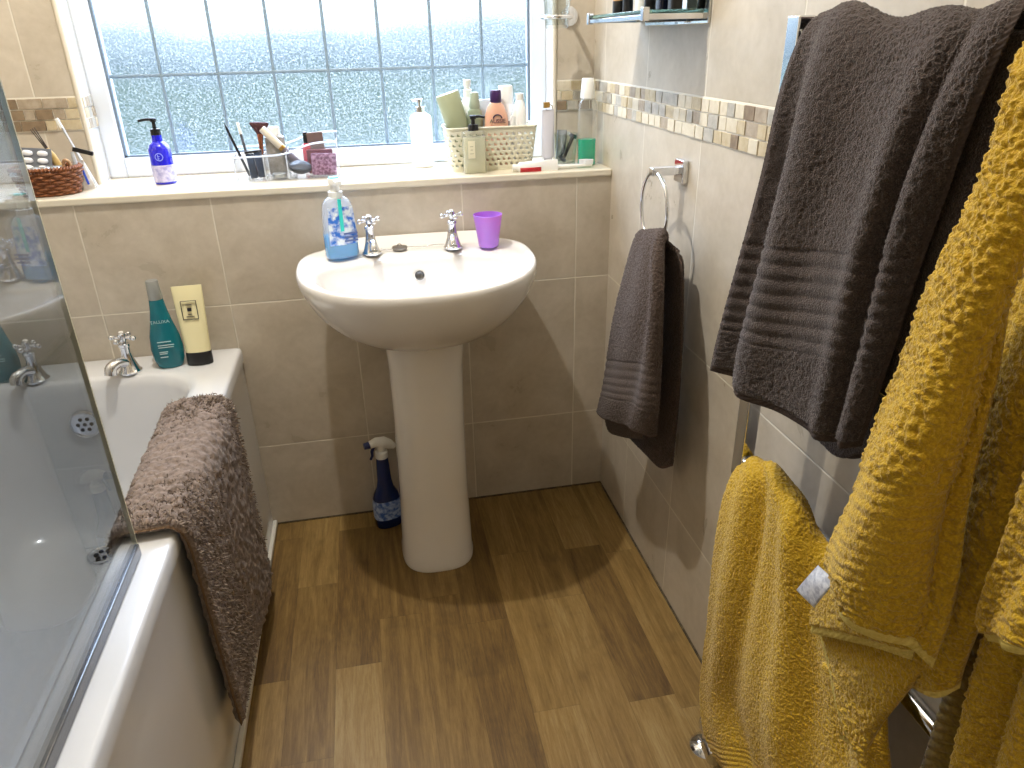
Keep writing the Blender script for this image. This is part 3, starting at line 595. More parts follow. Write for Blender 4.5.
# ---------------------------------------------------------------- bath mat over the rim
def bath_mat():
    t = thing('bath_mat', 'shaggy taupe bath mat draped over the rim of the bath', 'bath mat', (0, 0, 0))
    ax = BX1
    # cross-section from inside the bath, over the rim, down the panel (x, z); the mat runs along y
    prof_far = [(-1.098, .520), (-1.092, .560), (-1.070, .579), (-1.02, .582), (-.985, .577), (-.968, .545), (-.966, .44), (-.966, .3), (-.966, .17), (-.966, .055)]
    prof_near = [(-1.074, .540), (-1.070, .568), (-1.060, .577), (-1.02, .579), (-.985, .575), (-.968, .54), (-.966, .44), (-.966, .32), (-.966, .21), (-.966, .10)]
    cols = []
    for q, yt, yb in ((0, -.362, -.300), (.25, -.44, -.43), (.5, -.57, -.56), (.75, -.70, -.69), (1, -.830, -.80)):
        cols.append([((1 - q) * a[0] + q * c[0], yt + (yb - yt) * (i / 9) ** 1.2, (1 - q) * a[1] + q * c[1]) for i, (a, c) in enumerate(zip(prof_far, prof_near))])
    grid = [[cols[j][i] for j in range(5)] for i in range(10)]
    taupe = mat('taupe_shag', '857467', .9, sheen=.1, noise=(160, '62544a', 1.6)); backing = mat('mat_backing', '6d5640', .9)
    mb = sheet(grid, .0035, .012, .006, .009, hem=(.006, .004, .006, .004), fold=lambda T, U: .006 * np.sin(U * 7 + T * 3) * T)
    mb.build('mat_base', [taupe, backing], t, angle=180)
    # the pile: short tufts standing out of the base
    G = catmull(catmull(np.array(grid), 260).transpose(1, 0, 2), 220).transpose(1, 0, 2)
    n = np.cross(np.gradient(G, axis=0), np.gradient(G, axis=1)); n /= np.linalg.norm(n, axis=2, keepdims=True); 
    if n[140:, :, 0].mean() < 0: n = -n
    rg = np.random.RandomState(3); K = 34000; ii = rg.randint(3, 257, K); jj = rg.randint(2, 218, K)
    base = G[ii, jj] + n[ii, jj] * .005 + rg.normal(0, .0012, (K, 3)); d = n[ii, jj] * .8 + rg.normal(0, .45, (K, 3)) + np.array([0, 0, -.5])
    d += .55 * (np.stack([vnoise(base * 45), vnoise(base * 45 + 9), vnoise(base * 45 + 21)], -1) - .5) * 2
    d /= np.linalg.norm(d, axis=1, keepdims=True); L = rg.uniform(.004, .0085, (K, 1)); sd = np.cross(d, rg.normal(0, 1, (K, 3))); sd /= np.linalg.norm(sd, axis=1, keepdims=True); sd *= .0009
    tip = base + d * L; mid = base + d * L * .6
    V = np.stack([base - sd, base + sd, mid + sd * .8, tip, mid - sd * .8], 1).reshape(-1, 3)
    V[:, 0] = np.where((V[:, 2] < .5) & (V[:, 0] < -.977), -.977, V[:, 0])
    F = [tuple(range(5 * k, 5 * k + 5)) for k in range(K)]
    b = MB(); b.v = [tuple(p) for p in V.tolist()]; b.f = F; b.m = [int(x) for x in rg.choice([0, 1, 2], K, p=[.45, .35, .2])]
    b.build('shag_pile', [taupe, mat('taupe_shag_light', 'a0907f', .85, sheen=.1), mat('taupe_shag_dark', '5d4b40', .9, sheen=.3)], t, smooth=False, kind='stuff')
bath_mat()

# ---------------------------------------------------------------- spray bottle behind the pedestal
t = thing('spray_bottle', 'blue spray cleaner bottle with white trigger head behind the pedestal', 'spray bottle', (-.661, -.068, 0), .25)
blue = milky('blue_clear_plastic', '1a3a88', .8, '4a70c0')
b = MB(); b.loft([(0, .036, .026, 2.6), (.004, .039, .029, 2.6), (.07, .040, .030, 2.6), (.105, .034, .027, 2.4), (.125, .024, .022), (.15, .020, .019), (.19, .0185, .0175), (.225, .016, .016)], 40); b.build('bottle', blue, t)
b = MB(); b.loft([(.03, .0402, .0302, 2.6), (.07, .0408, .0308, 2.6), (.09, .0382, .0294, 2.5)], 40, capb=False, capt=False); b.build('wrap_label', mat('blue_label', '3a66c0', .3, noise=(70, 'b8cdf0', 2.5)), t)
b = MB(); b.loft([(.222, .0175, .0175), (.240, .0175, .0175), (.243, .012, .012)], 28)
P = [(-.030, 0, .268), (-.012, 0, .272), (.008, 0, .268), (.026, 0, .256), (.038, 0, .246)]
b.tube(P, [.0105, .0135, .0155, .0135, .007], 14); b.cyl((0, 0, .24), (0, 0, .262), .012); b.build('trigger_head', white, t)
b = MB(); b.cyl((-.030, 0, .268), (-.046, 0, .267), .0105, .009, 18); b.build('nozzle', mat('navy_plastic', '18245c', .3), t)
b = MB(); b.tube([(-.018, 0, .262), (-.026, 0, .246), (-.026, 0, .232), (-.032, 0, .222)], [.005, .0045, .004, .0035], 10); b.build('trigger', mat('navy_plastic'), t)

# ---------------------------------------------------------------- sill things
def pump_top(t, z, m, r=.008, reach=.035, h=.03, collar=None, rz=PI):
    b = MB(); b.loft([(z, r * 1.5, r * 1.5), (z + .014, r * 1.45, r * 1.45), (z + .015, r * .6, r * .6), (z + .015 + h * .5, r * .5, r * .5)], 24)
    b.build('pump_collar', collar or m, t)
    zz = z + .015 + h * .5; b = MB(); b.loft([(zz, r * .9, r * .9), (zz + .008, r * .95, r * .95), (zz + .0095, r * .7, r * .7)], 20)
    P = [(0, 0, zz + .0055), (reach * .5 * math.cos(rz), reach * .5 * math.sin(rz), zz + .006), (reach * math.cos(rz), reach * math.sin(rz), zz + .003)]
    b.tube(P, [.0038, .0034, .0028], 10); b.build('pump_head', m, t)
# blue glass pump bottle
t = thing('pump_bottle', 'cobalt blue pump bottle standing alone near the left of the sill', 'bottle', (-1.116, .142, ZS), 0)
b = MB(); b.loft([(0, .0235, .0235), (.003, .026, .026), (.082, .026, .026), (.092, .021, .021), (.100, .0125, .0125), (.116, .0115, .0115)], 40); bo = b.build('bottle', mat('cobalt_glass', '1416c8', .06, coat=.6, spec=.7), t)
b = MB(); b.loft([(.006, .0264, .0264), (.046, .0264, .0264)], 40, capb=False, capt=False, skip=lambda j, k: False); b.build('paper_label', mat('lilac_label', 'cdc9e2', .5, noise=(90, '9a98c8', 2)), t)
b = MB(); b.loft([(0, .0095, .0095), (.0006, .0095, .0095)], 24, R=rot_to((.1, -1, 0)), c=(0.002, -.0262, .066)); b.loft([(0, .0075, .0075), (.0010, .0075, .0075)], 24, mi=1, R=rot_to((.1, -1, 0)), c=(0.002, -.0262, .066)); b.build('round_emblem', [mat('silver_blue_print', '8f9cec', .4), mat('cobalt_glass')], t)
b = MB(); b.box(-.0008, .0008, -.0276, -.027, .060, .072); b.box(-.004, .004, -.0276, -.027, .0668, .0684); b.box(-.003, .003, -.0276, -.027, .0615, .0628); b.build('tree_mark', mat('silver_blue_print'), t)
pump_top(t, .115, black, .008, .034, .03, rz=PI)

# wicker basket with medicines
def wicker():
    t = thing('wicker_basket', 'small oval brown wicker basket at the left end of the sill', 'basket', (-1.352, .066, ZS), .15, scale=1.15)
    wm = mat('wicker', '8a5228', .55, noise=(120, '5a3016', 1.6)); b = MB()
    for r in range(8):
        z = .004 + r * .0058; k = r / 7; a, c = .050 + .012 * k, .032 + .009 * k; P = []
        for i in range(96):
            th = 2 * PI * i / 96; d = .0022 * (1 if r % 2 else -1) * math.sin(12 * th); P.append(((a + d) * math.cos(th), (c + d) * math.sin(th), z))
        b.tube(P, .0032, 8, closed=True)
    for i in range(24):
        th = 2 * PI * (i + .5) / 24; b.tube([(.049 * math.cos(th), .031 * math.sin(th), .001), (.055 * math.cos(th), .037 * math.sin(th), .025), (.062 * math.cos(th), .041 * math.sin(th), .050)], .0016, 6)
    b.loft([(0, .046, .029), (.003, .050, .032)], 40); b.build('woven_body', wm, t)
    b = MB(); P = []; Q = []
    for i in range(120):
        th = 2 * PI * i / 120; P.append(((.0625 + .003 * math.cos(30 * th)) * math.cos(th), (.0415 + .003 * math.cos(30 * th)) * math.sin(th), .052 + .003 * math.sin(30 * th)))
        Q.append(((.0625 - .003 * math.cos(30 * th)) * math.cos(th), (.0415 - .003 * math.cos(30 * th)) * math.sin(th), .052 - .003 * math.sin(30 * th)))
    b.tube(P, .0026, 7, closed=True); b.tube(Q, .0026, 7, closed=True); b.build('braided_rim', wm, t)
    return t
wicker()
def blister(label, loc, rot, foil, pills, nx, ny, rx, ry, px, py):
    t = thing('blister_pack', label, 'pill pack', loc, rot=rot, scale=1.15)
    w_, h_ = nx * px + .006, ny * py + .006
    b = MB(); b.box(-w_ / 2, w_ / 2, -.0006, .0006, -h_ / 2, h_ / 2); b.build('foil_card', foil, t, bevel=.0003)
    for i in range(nx):
        for j in range(ny):
            b = MB(); R = rot_to((0, -1, 0)); b.loft([(0, rx, ry, 2.4), (.003, rx * .92, ry * .92, 2.4), (.0048, rx * .55, ry * .55, 2.2), (.005, rx * .1, ry * .1)], 20, R=R, c=((i - (nx - 1) / 2) * px, -.0006, (j - (ny - 1) / 2) * py)); b.build('pill_pocket', pills, t)
blister('grey blister pack with white oblong caplets standing in the wicker basket', (-1.366, .058, ZS + .078), (-.35, .12, .15), mat('grey_foil', '7a7f88', .35, .6), mat('white_caplet', 'e9e9ec', .3), 2, 3, .0095, .0055, .026, .0145)
blister('silver foil blister pack lying along the front of the wicker basket', (-1.362, .038, ZS + .058), (-1.0, 0, .15), mat('silver_foil', 'b9c2cc', .2, .9), mat('silver_blister', 'd5dde6', .15, .6), 5, 1, .0075, .0075, .0175, .018)
t = thing('cosmetic_tube', 'dusty pink tube leaning at the back of the wicker basket', 'tube', (-1.335, .078, ZS + .035), rot=(-.3, -.45, 0))
b = MB(); b.loft([(0, .010, .008), (.04, .012, .008), (.062, .0125, .0075), (.068, .009, .005), (.070, .003, .002)], 24); b.build('tube_body', mat('dusty_pink', 'b98f92', .4), t)
t = thing('nail_brush', 'pale wooden handled brush with dark bristles standing in the wicker basket', 'brush', (-1.312, .072, ZS + .03), rot=(-.12, -.42, 0))
b = MB(); b.loft([(0, .006, .004), (.03, .0085, .005), (.06, .009, .0055), (.075, .006, .005), (.078, .004, .004)], 20); b.build('handle', mat('pale_wood', 'c9ad72', .5, noise=(50, 'b08f52', 1.5)), t)
b = MB()
for k in range(3): b.cyl((-.002 + .002 * k, 0, .076), (-.006 + .005 * k, 0, .128), .0016, .0010, 8)
b.build('bristles', mat('dark_bristle', '2e2622', .6), t)
t = thing('razor', 'dark headed razor propped at the right side of the wicker basket', 'razor', (-1.292, .088, ZS + .028), rot=(-.1, -.08, 0))
b = MB(); b.loft([(0, .004, .003), (.04, .005, .004), (.062, .004, .003)], 16); b.build('handle', mat('pale_grey_plastic', 'b8bcc2', .35), t)
b = MB(); b.box(-.022, .022, -.004, .004, .060, .070, R=Matrix.Rotation(.38, 3, 'Y')); b.build('razor_head', black, t, bevel=.0015)
t = thing('hair_tie', 'tan oval hair tie hooked on the wicker basket rim', 'hair tie', (-1.299, .048, ZS + .062), rot=(.15, 0, .2))
b = MB(); b.tube([(.0075 * math.cos(a), .002 * math.sin(3 * a), .017 * math.sin(a)) for a in [2 * PI * k / 32 for k in range(32)]], .0034, 10, closed=True); b.build('band', mat('tan_elastic', 'b08b66', .7, bump=(600, .5, .001)), t)
t = thing('toothbrush', 'long clear handled stick leaning against the reveal behind the wicker basket', 'toothbrush', (-1.272, .125, ZS + .002), rot=(-.02, -.30, 0))
b = MB(); b.tube([(0, 0, 0), (0, 0, .06), (0, 0, .12), (0, 0, .165)], [.0045, .0035, .0025, .0035], 10); b.build('handle', mat('frosted_grey', 'ced2d6', .25), t)
b = MB(); b.box(-.003, .003, -.007, 0, .145, .168); b.build('bristles', white, t)
t = thing('sachet', 'white foil sachet with a blue stripe standing beside the wicker basket', 'sachet', (-1.281, .095, ZS + .001), rot=(-.1, -.18, .1))
b = MB(); b.loft([(0, .016, .0012, 4), (.006, .016, .0015, 4), (.03, .015, .006, 3), (.06, .014, .003, 4), (.068, .014, .001, 4)], 32); b.build('pouch', mat('white_foil', 'd6d4d2', .35, noise=(50, 'b4a99c', 2)), t)
b = MB(); b.box(.003, .008, -.0066, -.0050, .012, .062); b.build('blue_stripe', mat('blue_print', '3558c8', .4), t, bevel=.001)

# acrylic organiser
def organiser():
    t = thing('cosmetics_organiser', 'clear acrylic cosmetics organiser with a wavy rim on the sill', 'organiser', (-.815, .128, ZS))
    ac = milky('acrylic', 'f2f6fa', .015, 'ffffff', .02, .05); x0, x1, y0, y1 = -.125, .128, -.045, .055
    b = MB(); b.box(x0, x1, y0, y1, .001, .005); b.build('base', ac, t, bevel=.001)
    def top(x):
        q = (x - x0) / (x1 - x0); return .060 + .028 * (1 / (1 + math.exp(-(q - .62) * 14)))
    for nm, y in (('front_wall', y0), ('back_wall', y1), ('divider', .004)):
        b = MB(); n = 30
        for i in range(n):
            a = x0 + (x1 - x0) * i / n; c = x0 + (x1 - x0) * (i + 1) / n; h0, h1 = top(a), top(c)
            if nm == 'back_wall': h0 += .014; h1 += .014
            b.add([(a, y, .004), (c, y, .004), (c, y, h1), (a, y, h0), (a, y + .003, .004), (c, y + .003, .004), (c, y + .003, h1), (a, y + .003, h0)], [(0, 1, 2, 3), (5, 4, 7, 6), (3, 2, 6, 7)])
        if nm != 'divider':
            P = [(x0 + (x1 - x0) * i / 24, y + .0015, top(x0 + (x1 - x0) * i / 24) + (.014 if nm == 'back_wall' else 0)) for i in range(25)]
            pass
        wl = b.build(nm, ac, t, smooth=False)
        if nm != 'divider': b = MB(); b.tube(P, .0022, 8); b.build('polished_rim', milky('acrylic_edge', 'f6f9fc', .55, 'ffffff', .06), wl)
    for x in (x0, -.055, .0, x1 - .003):
        b = MB(); b.box(x, x + .003, y0, y1 + .003, .004, top(x) + .004); sw = b.build('side_wall' if x in (x0, x1 - .003) else 'partition', ac, t, bevel=.0008)
        b = MB(); b.cyl((x + .0015, y0, .004), (x + .0015, y0, top(x) + .004), .0016, n=8); b.build('polished_edge', milky('acrylic_edge', 'f6f9fc', .55, 'ffffff', .06), sw)
organiser()
OX, OY, OZ = -.815, .128, ZS + .006
def stick(name, label, cat, x, y, z, rot, parts, group=None):
    t = thing(name, label, cat, (x, y, z), rot=rot, group=group)
    for nm, secs, m in parts: b = MB(); b.loft(secs, 20); b.build(nm, m, t)
    return t
stick('eyeliner_pencil', 'black eyeliner pencil sticking out of the organiser, leftmost', 'pencil', OX - .100, OY + .02, OZ, (0, -.30, 0), [('barrel', [(0, .003, .003), (.10, .003, .003), (.112, .0008, .0008)], black)])
stick('eyeliner_pencil', 'dark eyeliner pencil with a white end second from the left in the organiser', 'pencil', OX - .094, OY + .028, OZ, (0, -.12, 0), [('barrel', [(0, .0032, .0032), (.085, .0032, .0032)], mat('smoke_plastic', '55585e', .3)), ('cap', [(.085, .0036, .0036), (.108, .003, .003)], white)])
stick('fan_brush', 'powder brush with copper handle and dark fan bristles in the organiser', 'brush', OX - .066, OY + .026, OZ + .002, (0, .06, 0),
      [('handle', [(0, .0045, .0045), (.04, .005, .005), (.062, .0048, .0048), (.082, .0075, .0055)], copper), ('bristles', [(.082, .0075, .0055), (.092, .015, .008), (.1, .0215, .009), (.104, .021, .0085), (.105, .012, .005)], mat('burgundy_bristle', '4a2a2c', .8, bump=(900, .6, .001)))])
t = thing('compact', 'two tall navy lidded compacts standing at the front left of the organiser', 'compact', (OX - .073, OY - .022, OZ), rot=(-.05, -.08, 0))
nv = mat('navy_smoke', '1d283c', .2, noise=(30, '3a465c', 1.5))
for k, x in ((0, -.018), (1, .001)): b = MB(); b.box(x, x + .0175, -.009, .009, .001, .060 + k * .003); b.build('compact_case', nv, t, bevel=.003)
b = MB(); b.box(-.020, .020, -.0095, .0095, .061, .067); b.build('dark_lid', black, t, bevel=.002)
t = thing('lip_gloss', 'cream and gold lip gloss tube slanting across the organiser', 'lip gloss', (OX + .028, OY + .012, OZ + .022), rot=(0, -.72, 0))
for nm, secs, m in (('barrel', [(0, .008, .008), (.045, .008, .008)], mat('grey_lilac', '6f6876', .3)), ('band', [(.045, .0085, .0085), (.052, .0085, .0085)], gold), ('cap', [(.052, .0085, .0085), (.10, .0085, .0085), (.102, .007, .007)], mat('ivory_cap', 'd8d0c0', .3))): b = MB(); b.loft(secs, 24); b.build(nm, m, t)
t = thing('glass_jar', 'frosted jar standing behind the lip gloss in the organiser', 'jar', (OX - .027, OY + .032, OZ))
b = MB(); b.loft([(0, .022, .016, 3), (.05, .023, .017, 3), (.075, .022, .016, 3), (.082, .012, .010)], 32); b.build('jar_body', mat('frosted_beige', 'a5a3a0', .3, noise=(60, '8b857c', 1.5)), t)
b = MB(); b.loft([(.08, .014, .012), (.094, .014, .012), (.096, .012, .010)], 28); b.build('cap', white, t)
stick('mascara_wand', 'black capped mascara tube poking up behind the lip gloss', 'mascara', OX + .012, OY + .046, OZ, (0, -.30, 0), [('barrel', [(0, .006, .006), (.07, .006, .006)], mat('smoke_plastic')), ('cap', [(.07, .0055, .0055), (.098, .005, .005)], black)])
t = thing('powder_compact', 'round grey powder compact lying at the front of the organiser', 'compact', (OX + .03, OY - .020, OZ + .016), rot=(.5, .12, 0))
b = MB(); b.loft([(0, .020, .020), (.003, .027, .021), (.011, .027, .021), (.014, .022, .018)], 36); b.build('case', mat('pewter_plastic', '454a53', .25), t)
t = thing('eyeshadow_pot', 'small silver rimmed pot at the middle of the organiser', 'pot', (OX - .022, OY - .020, OZ))
b = MB(); b.loft([(0, .017, .015), (.008, .018, .016), (.010, .016, .014)], 28); b.build('pot', mat('silver_cap'), t)
t = thing('cosmetics_box', 'dark red box standing at the right in the organiser', 'box', (OX + .082, OY + .016, OZ))
b = MB(); b.box(-.034, .030, -.008, .008, .0, .058); b.build('box_body', mat('maroon_card', '6a1c28', .4), t, bevel=.002)
t = thing('floral_pouch', 'mauve floral patterned pouch at the front right of the organiser', 'pouch', (OX + .088, OY - .022, OZ), rot=(-.06, .05, 0))
b = MB(); b.loft([(0, .029, .006, 5), (.004, .030, .008, 5), (.03, .031, .009, 5), (.048, .031, .006, 5), (.052, .030, .004, 5)], 40); b.build('pouch_body', mat('mauve_floral', '6a3f60', .5, noise=(130, 'a884a4', 3)), t)
t = thing('brow_palette', 'brown palette sticking out of the top right of the organiser', 'palette', (OX + .078, OY + .034, OZ + .02), rot=(0, -.06, 0))
b = MB(); b.box(-.026, .018, -.004, .004, 0, .078); b.build('palette_case', mat('taupe_plastic', '6e5a56', .35), t, bevel=.002)
stick('nail_polish', 'small red nail polish with a black cap behind the lip gloss', 'nail polish', OX + .048, OY + .034, OZ, (0, 0, 0), [('bottle', [(0, .010, .010), (.055, .010, .010), (.06, .006, .006)], mat('red_lacquer', 'b23a48', .15)), ('cap', [(.06, .0055, .0055), (.082, .005, .005)], black)])

for o in list(COL.objects):
    if o.parent is None and o.name.split('.')[0] in ('eyeliner_pencil', 'fan_brush', 'lip_gloss', 'glass_jar', 'mascara_wand', 'nail_polish'): o.scale = (1.08, 1.08, 1.2)
# white pump bottle with chrome collar
t = thing('pump_bottle', 'glossy white pump bottle with a chrome top beside the perforated basket', 'bottle', (-.468, .195, ZS), 0)
b = MB(); b.loft([(0, .026, .026), (.003, .029, .029), (.120, .029, .029), (.130, .026, .026), (.137, .015, .015), (.140, .013, .013)], 40); b.build('bottle', mat('gloss_white', 'fafafa', .15), t)
pump_top(t, .138, chrome, .009, .020, .02)

# perforated cream basket
def perf_basket():
    t = thing('perforated_basket', 'cream plastic basket with punched triangle holes on the sill', 'basket', (-.298, .122, ZS), .0)
    n = 168; rows = 34
    def rrect(a, c, r, z):
        per = 2 * (2 * a - 2 * r) + 2 * (2 * c - 2 * r) + 2 * PI * r; P = []
        for k in range(n):
            d = per * k / n
            for (L_, f) in (((2 * a - 2 * r), lambda q: (-a + r + q, -c)), (PI * r / 2, lambda q: (a - r + r * math.sin(q / r), -c + r - r * math.cos(q / r))), ((2 * c - 2 * r), lambda q: (a, -c + r + q)), (PI * r / 2, lambda q: (a - r + r * math.cos(q / r), c - r + r * math.sin(q / r))),
                            ((2 * a - 2 * r), lambda q: (a - r - q, c)), (PI * r / 2, lambda q: (-a + r - r * math.sin(q / r), c - r + r * math.cos(q / r))), ((2 * c - 2 * r), lambda q: (-a, c - r - q)), (PI * r / 2 + 1, lambda q: (-a + r - r * math.cos(q / r), -c + r - r * math.sin(q / r)))):
                if d <= L_: P.append(f(d) + (z,)); break
                d -= L_
        return P
    V = []; F = []
    for i in range(rows + 1): k = i / rows; V += rrect(.104 + .013 * k, .050 + .008 * k, .016, .105 * k)
    for j in range(rows):
        for k in range(n):
            h = 3 < j < rows - 3 and j % 4 in (0, 1) and (k + (2 if j % 8 > 3 else 0)) % 4 == 0
            h = h or (3 < j < rows - 3 and j % 4 == 0 and (k + (2 if j % 8 > 3 else 0)) % 4 == 1)
            if not h: F.append((j * n + k, j * n + (k + 1) % n, (j + 1) * n + (k + 1) % n, (j + 1) * n + k))
    F.append(tuple(range(n - 1, -1, -1)))
    b = MB(); b.add(V, F); b.build('basket_body', mat('cream_basket_plastic', 'dedac4', .4), t, solid=.0016, angle=60)
    b = MB(); b.tube(rrect(.1175, .0585, .018, .106), .0028, 8, closed=True); b.build('rolled_rim', mat('cream_basket_plastic'), t)
perf_basket()
KX, KY, KZ = -.298, .122, ZS + .002
def vbottle(name, label, cat, x, y, secs, m, capsecs, capm, rot=(0, 0, 0), z=KZ, extra=None, e=40, k=1):
    t = thing(name, label, cat, (x, y, z), rot=rot, scale=k)
    b = MB(); b.loft(secs, e); bo = b.build('bottle', m, t)
    if capsecs: b = MB(); b.loft(capsecs, 32); b.build('cap', capm, t)
    if extra: extra(t, bo)
    return t
vbottle('cosmetic_tube', 'sage green tube leaning out of the left end of the cream basket', 'tube', KX - .052, KY - .004, [(0, .021, .020), (.004, .024, .022), (.12, .026, .022), (.168, .0275, .022), (.172, .026, .020)], mat('sage_plastic', 'a3aa8c', .35), [(-.002, .02, .018), (.001, .021, .019)], mat('sage_dark', '808a6c', .4), rot=(0, -.28, 0), k=1.12)
vbottle('pump_bottle', 'tall white bottle with a white pump at the back of the cream basket', 'bottle', KX - .048, KY + .032, [(0, .026, .018, 3), (.15, .026, .018, 3), (.165, .014, .012), (.175, .009, .009)], mat('gloss_white'), [(.175, .011, .011), (.19, .011, .011), (.192, .007, .007), (.205, .010, .010), (.214, .010, .010)], white)
vbottle('shower_gel_bottle', 'ribbed grey green bottle in the middle of the cream basket', 'bottle', KX - .036, KY - .004, [(0, .020, .016), (.12, .020, .016), (.124, .021, .017), (.13, .0205, .0165), (.134, .018, .015), (.14, .0185, .0155), (.146, .014, .013)], mat('grey_green_plastic', '94a08a', .35), [(.146, .0125, .0125), (.152, .0145, .0145), (.164, .0125, .0125), (.184, .011, .011), (.186, .009, .009)], mat('grey_green_cap', 'a9b4a0', .35))
vbottle('carton', 'pale blue white carton at the back of the cream basket', 'carton', KX + .002, KY + .034, [(0, .024, .012, 10), (.165, .024, .012, 10)], mat('pale_blue_card', 'd8e4ee', .5), None, None)
def aus(t, bo):
    text('AUSSIE', .0125, mat('plum_print', '40204c', .4), bo, (0, -.0192, .1065), (PI / 2, 0, 0))
    b = MB(); b.tube([(.010 * math.cos(a), -.0188, .113 + .008 * math.sin(a)) for a in [PI * k / 12 for k in range(13)]], .0016, 6); b.build('arch_mark', mat('plum_print'), bo)
vbottle('shampoo_bottle', 'peach shampoo bottle with a dark purple cap in the cream basket', 'bottle', KX + .018, KY - .012, [(0, .026, .017, 2.4), (.004, .029, .0190, 2.4), (.09, .029, .0190, 2.4), (.118, .027, .018, 2.3), (.138, .020, .015), (.148, .012, .012)], mat('peach_plastic', 'e3b49c', .3, sss=.2), [(.146, .0125, .0125), (.149, .0135, .0135), (.170, .0130, .0130), (.174, .0115, .0115)], mat('plum_cap', '3c2052', .3), extra=aus, k=1.09)
def band(t, bo):
    b = MB(); b.loft([(.06, .0228, .0163), (.112, .0226, .0161)], 36, capb=False, capt=False); b.build('grey_band', mat('grey_label', '8f8a8c', .4), bo)
vbottle('lotion_bottle', 'white bottle with a grey lower band towards the right of the cream basket', 'bottle', KX + .050, KY + .020, [(0, .022, .0155), (.15, .0225, .016), (.156, .020, .014)], mat('gloss_white'), [(.155, .021, .0155), (.196, .0185, .0145), (.198, .017, .013)], white, extra=band)
vbottle('sample_tube', 'small clear tube with gold print leaning in the cream basket', 'tube', KX + .030, KY - .020, [(0, .007, .006), (.13, .008, .007), (.134, .006, .005)], mat('clear_gloss_tube', 'd6dada', .15), [(.13, .008, .007), (.145, .0075, .0065)], white, rot=(0, .28, 0))
vbottle('cream_pot', 'round white bottle at the right end of the cream basket', 'bottle', KX + .080, KY - .014, [(0, .016, .022), (.10, .017, .020), (.13, .018, .020), (.155, .013, .015), (.165, .009, .009)], mat('gloss_white'), [(.165, .010, .010), (.18, .010, .010)], white)
vbottle('sample_tube', 'short white tube leaning right inside the cream basket', 'tube', KX + .052, KY + .004, [(0, .009, .007), (.12, .009, .007), (.125, .006, .005)], mat('gloss_white'), [(.123, .0065, .0055), (.134, .006, .005)], clear, rot=(0, .12, 0))

# clear soap bottle with black pump in front of the basket
t = thing('pump_bottle', 'clear square soap bottle with a black pump before the cream basket', 'bottle', (-.350, .048, ZS), .02)
b = MB(); b.loft([(0, .027, .015, 7), (.003, .029, .017, 7), (.098, .029, .017, 7), (.102, .026, .015, 6), (.104, .012, .012)], 56); b.build('bottle', milky('frosted_clear', 'f6f6ee', .20, 'fefefc', .04), t)
b = MB(); b.loft([(.002, .0275, .0155, 7), (.088, .0278, .0158, 7)], 56); b.build('liquid', milky('pale_soap', 'f4f3e0', .70, 'fafaee', .01), t)
b = MB(); b.box(-.018, .000, -.0182, -.0173, .038, .080); b.build('paper_label', mat('cream_label', 'e9e4c8', .5), t)
b = MB(); b.box(-.013, -.005, -.0188, -.0181, .066, .0672); b.box(-.012, -.006, -.0188, -.0181, .058, .0592); b.box(-.014, -.004, -.0188, -.0181, .049, .0500); b.build('print_lines', mat('olive_print', '9a9470', .5), t)
pump_top(t, .103, black, .009, .030, .024, rz=-.15)

# standing white tube with brass clip
t = thing('toothpaste_tube', 'white tube standing on its cap with a brass clip on top', 'tube', (-.148, .088, ZS), .5, rot=(0, 0, .25))
b = MB(); b.loft([(0, .012, .011), (.022, .012, .011), (.024, .0175, .014), (.06, .0175, .012), (.11, .0175, .006, 3), (.135, .0175, .0016, 3), (.142, .0175, .0012, 3)], 36); b.build('tube_body', mat('white_lilac', 'dcdce8', .3), t)
b = MB(); b.box(-.012, .004, -.004, .004, .146, .160); b.build('brass_clip', gold, t, bevel=.001)
b = MB(); b.tube([(.004, 0, .155), (.012, 0, .150), (.014, 0, .140), (.010, 0, .130)], .0012, 6); b.build('wire', gold, t)

# glass tumbler with razor and sachet
t = thing('glass_tumbler', 'clear glass tumbler holding a black razor beside the green mouthwash', 'glass', (-.098, .098, ZS))
b = MB(); b.loft([(0, .024, .024), (.002, .0265, .0265), (.08, .033, .033), (.0805, .032, .032), (.006, .0255, .0255), (.0055, .001, .001)], 40); b.build('glass_body', glassy('tumbler_glass', 'f5f8f5', .07), t)
t = thing('razor', 'black razor leaning inside the glass tumbler', 'razor', (-.106, .096, ZS + .010), rot=(0, .42, 0))
b = MB(); b.tube([(0, 0, 0), (0, 0, .03), (0, 0, .065)], [.004, .0045, .005], 12); b.build('handle', black, t)
b = MB(); b.box(-.006, .006, -.016, .016, .064, .074); b.build('razor_head', black, t, bevel=.002)
b = MB(); b.ball((0, 0, .004), .009, 12, .6); b.build('grip', mat('dark_grey_rubber', '2c2f36', .6), t)
t = thing('sachet', 'silver foil sachet standing in the glass tumbler', 'sachet', (-.108, .112, ZS + .008), rot=(0, .06, 0))
b = MB(); b.loft([(0, .013, .001, 5), (.01, .013, .004, 4), (.06, .013, .004, 4), (.080, .013, .001, 5)], 28); b.build('pouch', mat('silver_foil'), t)

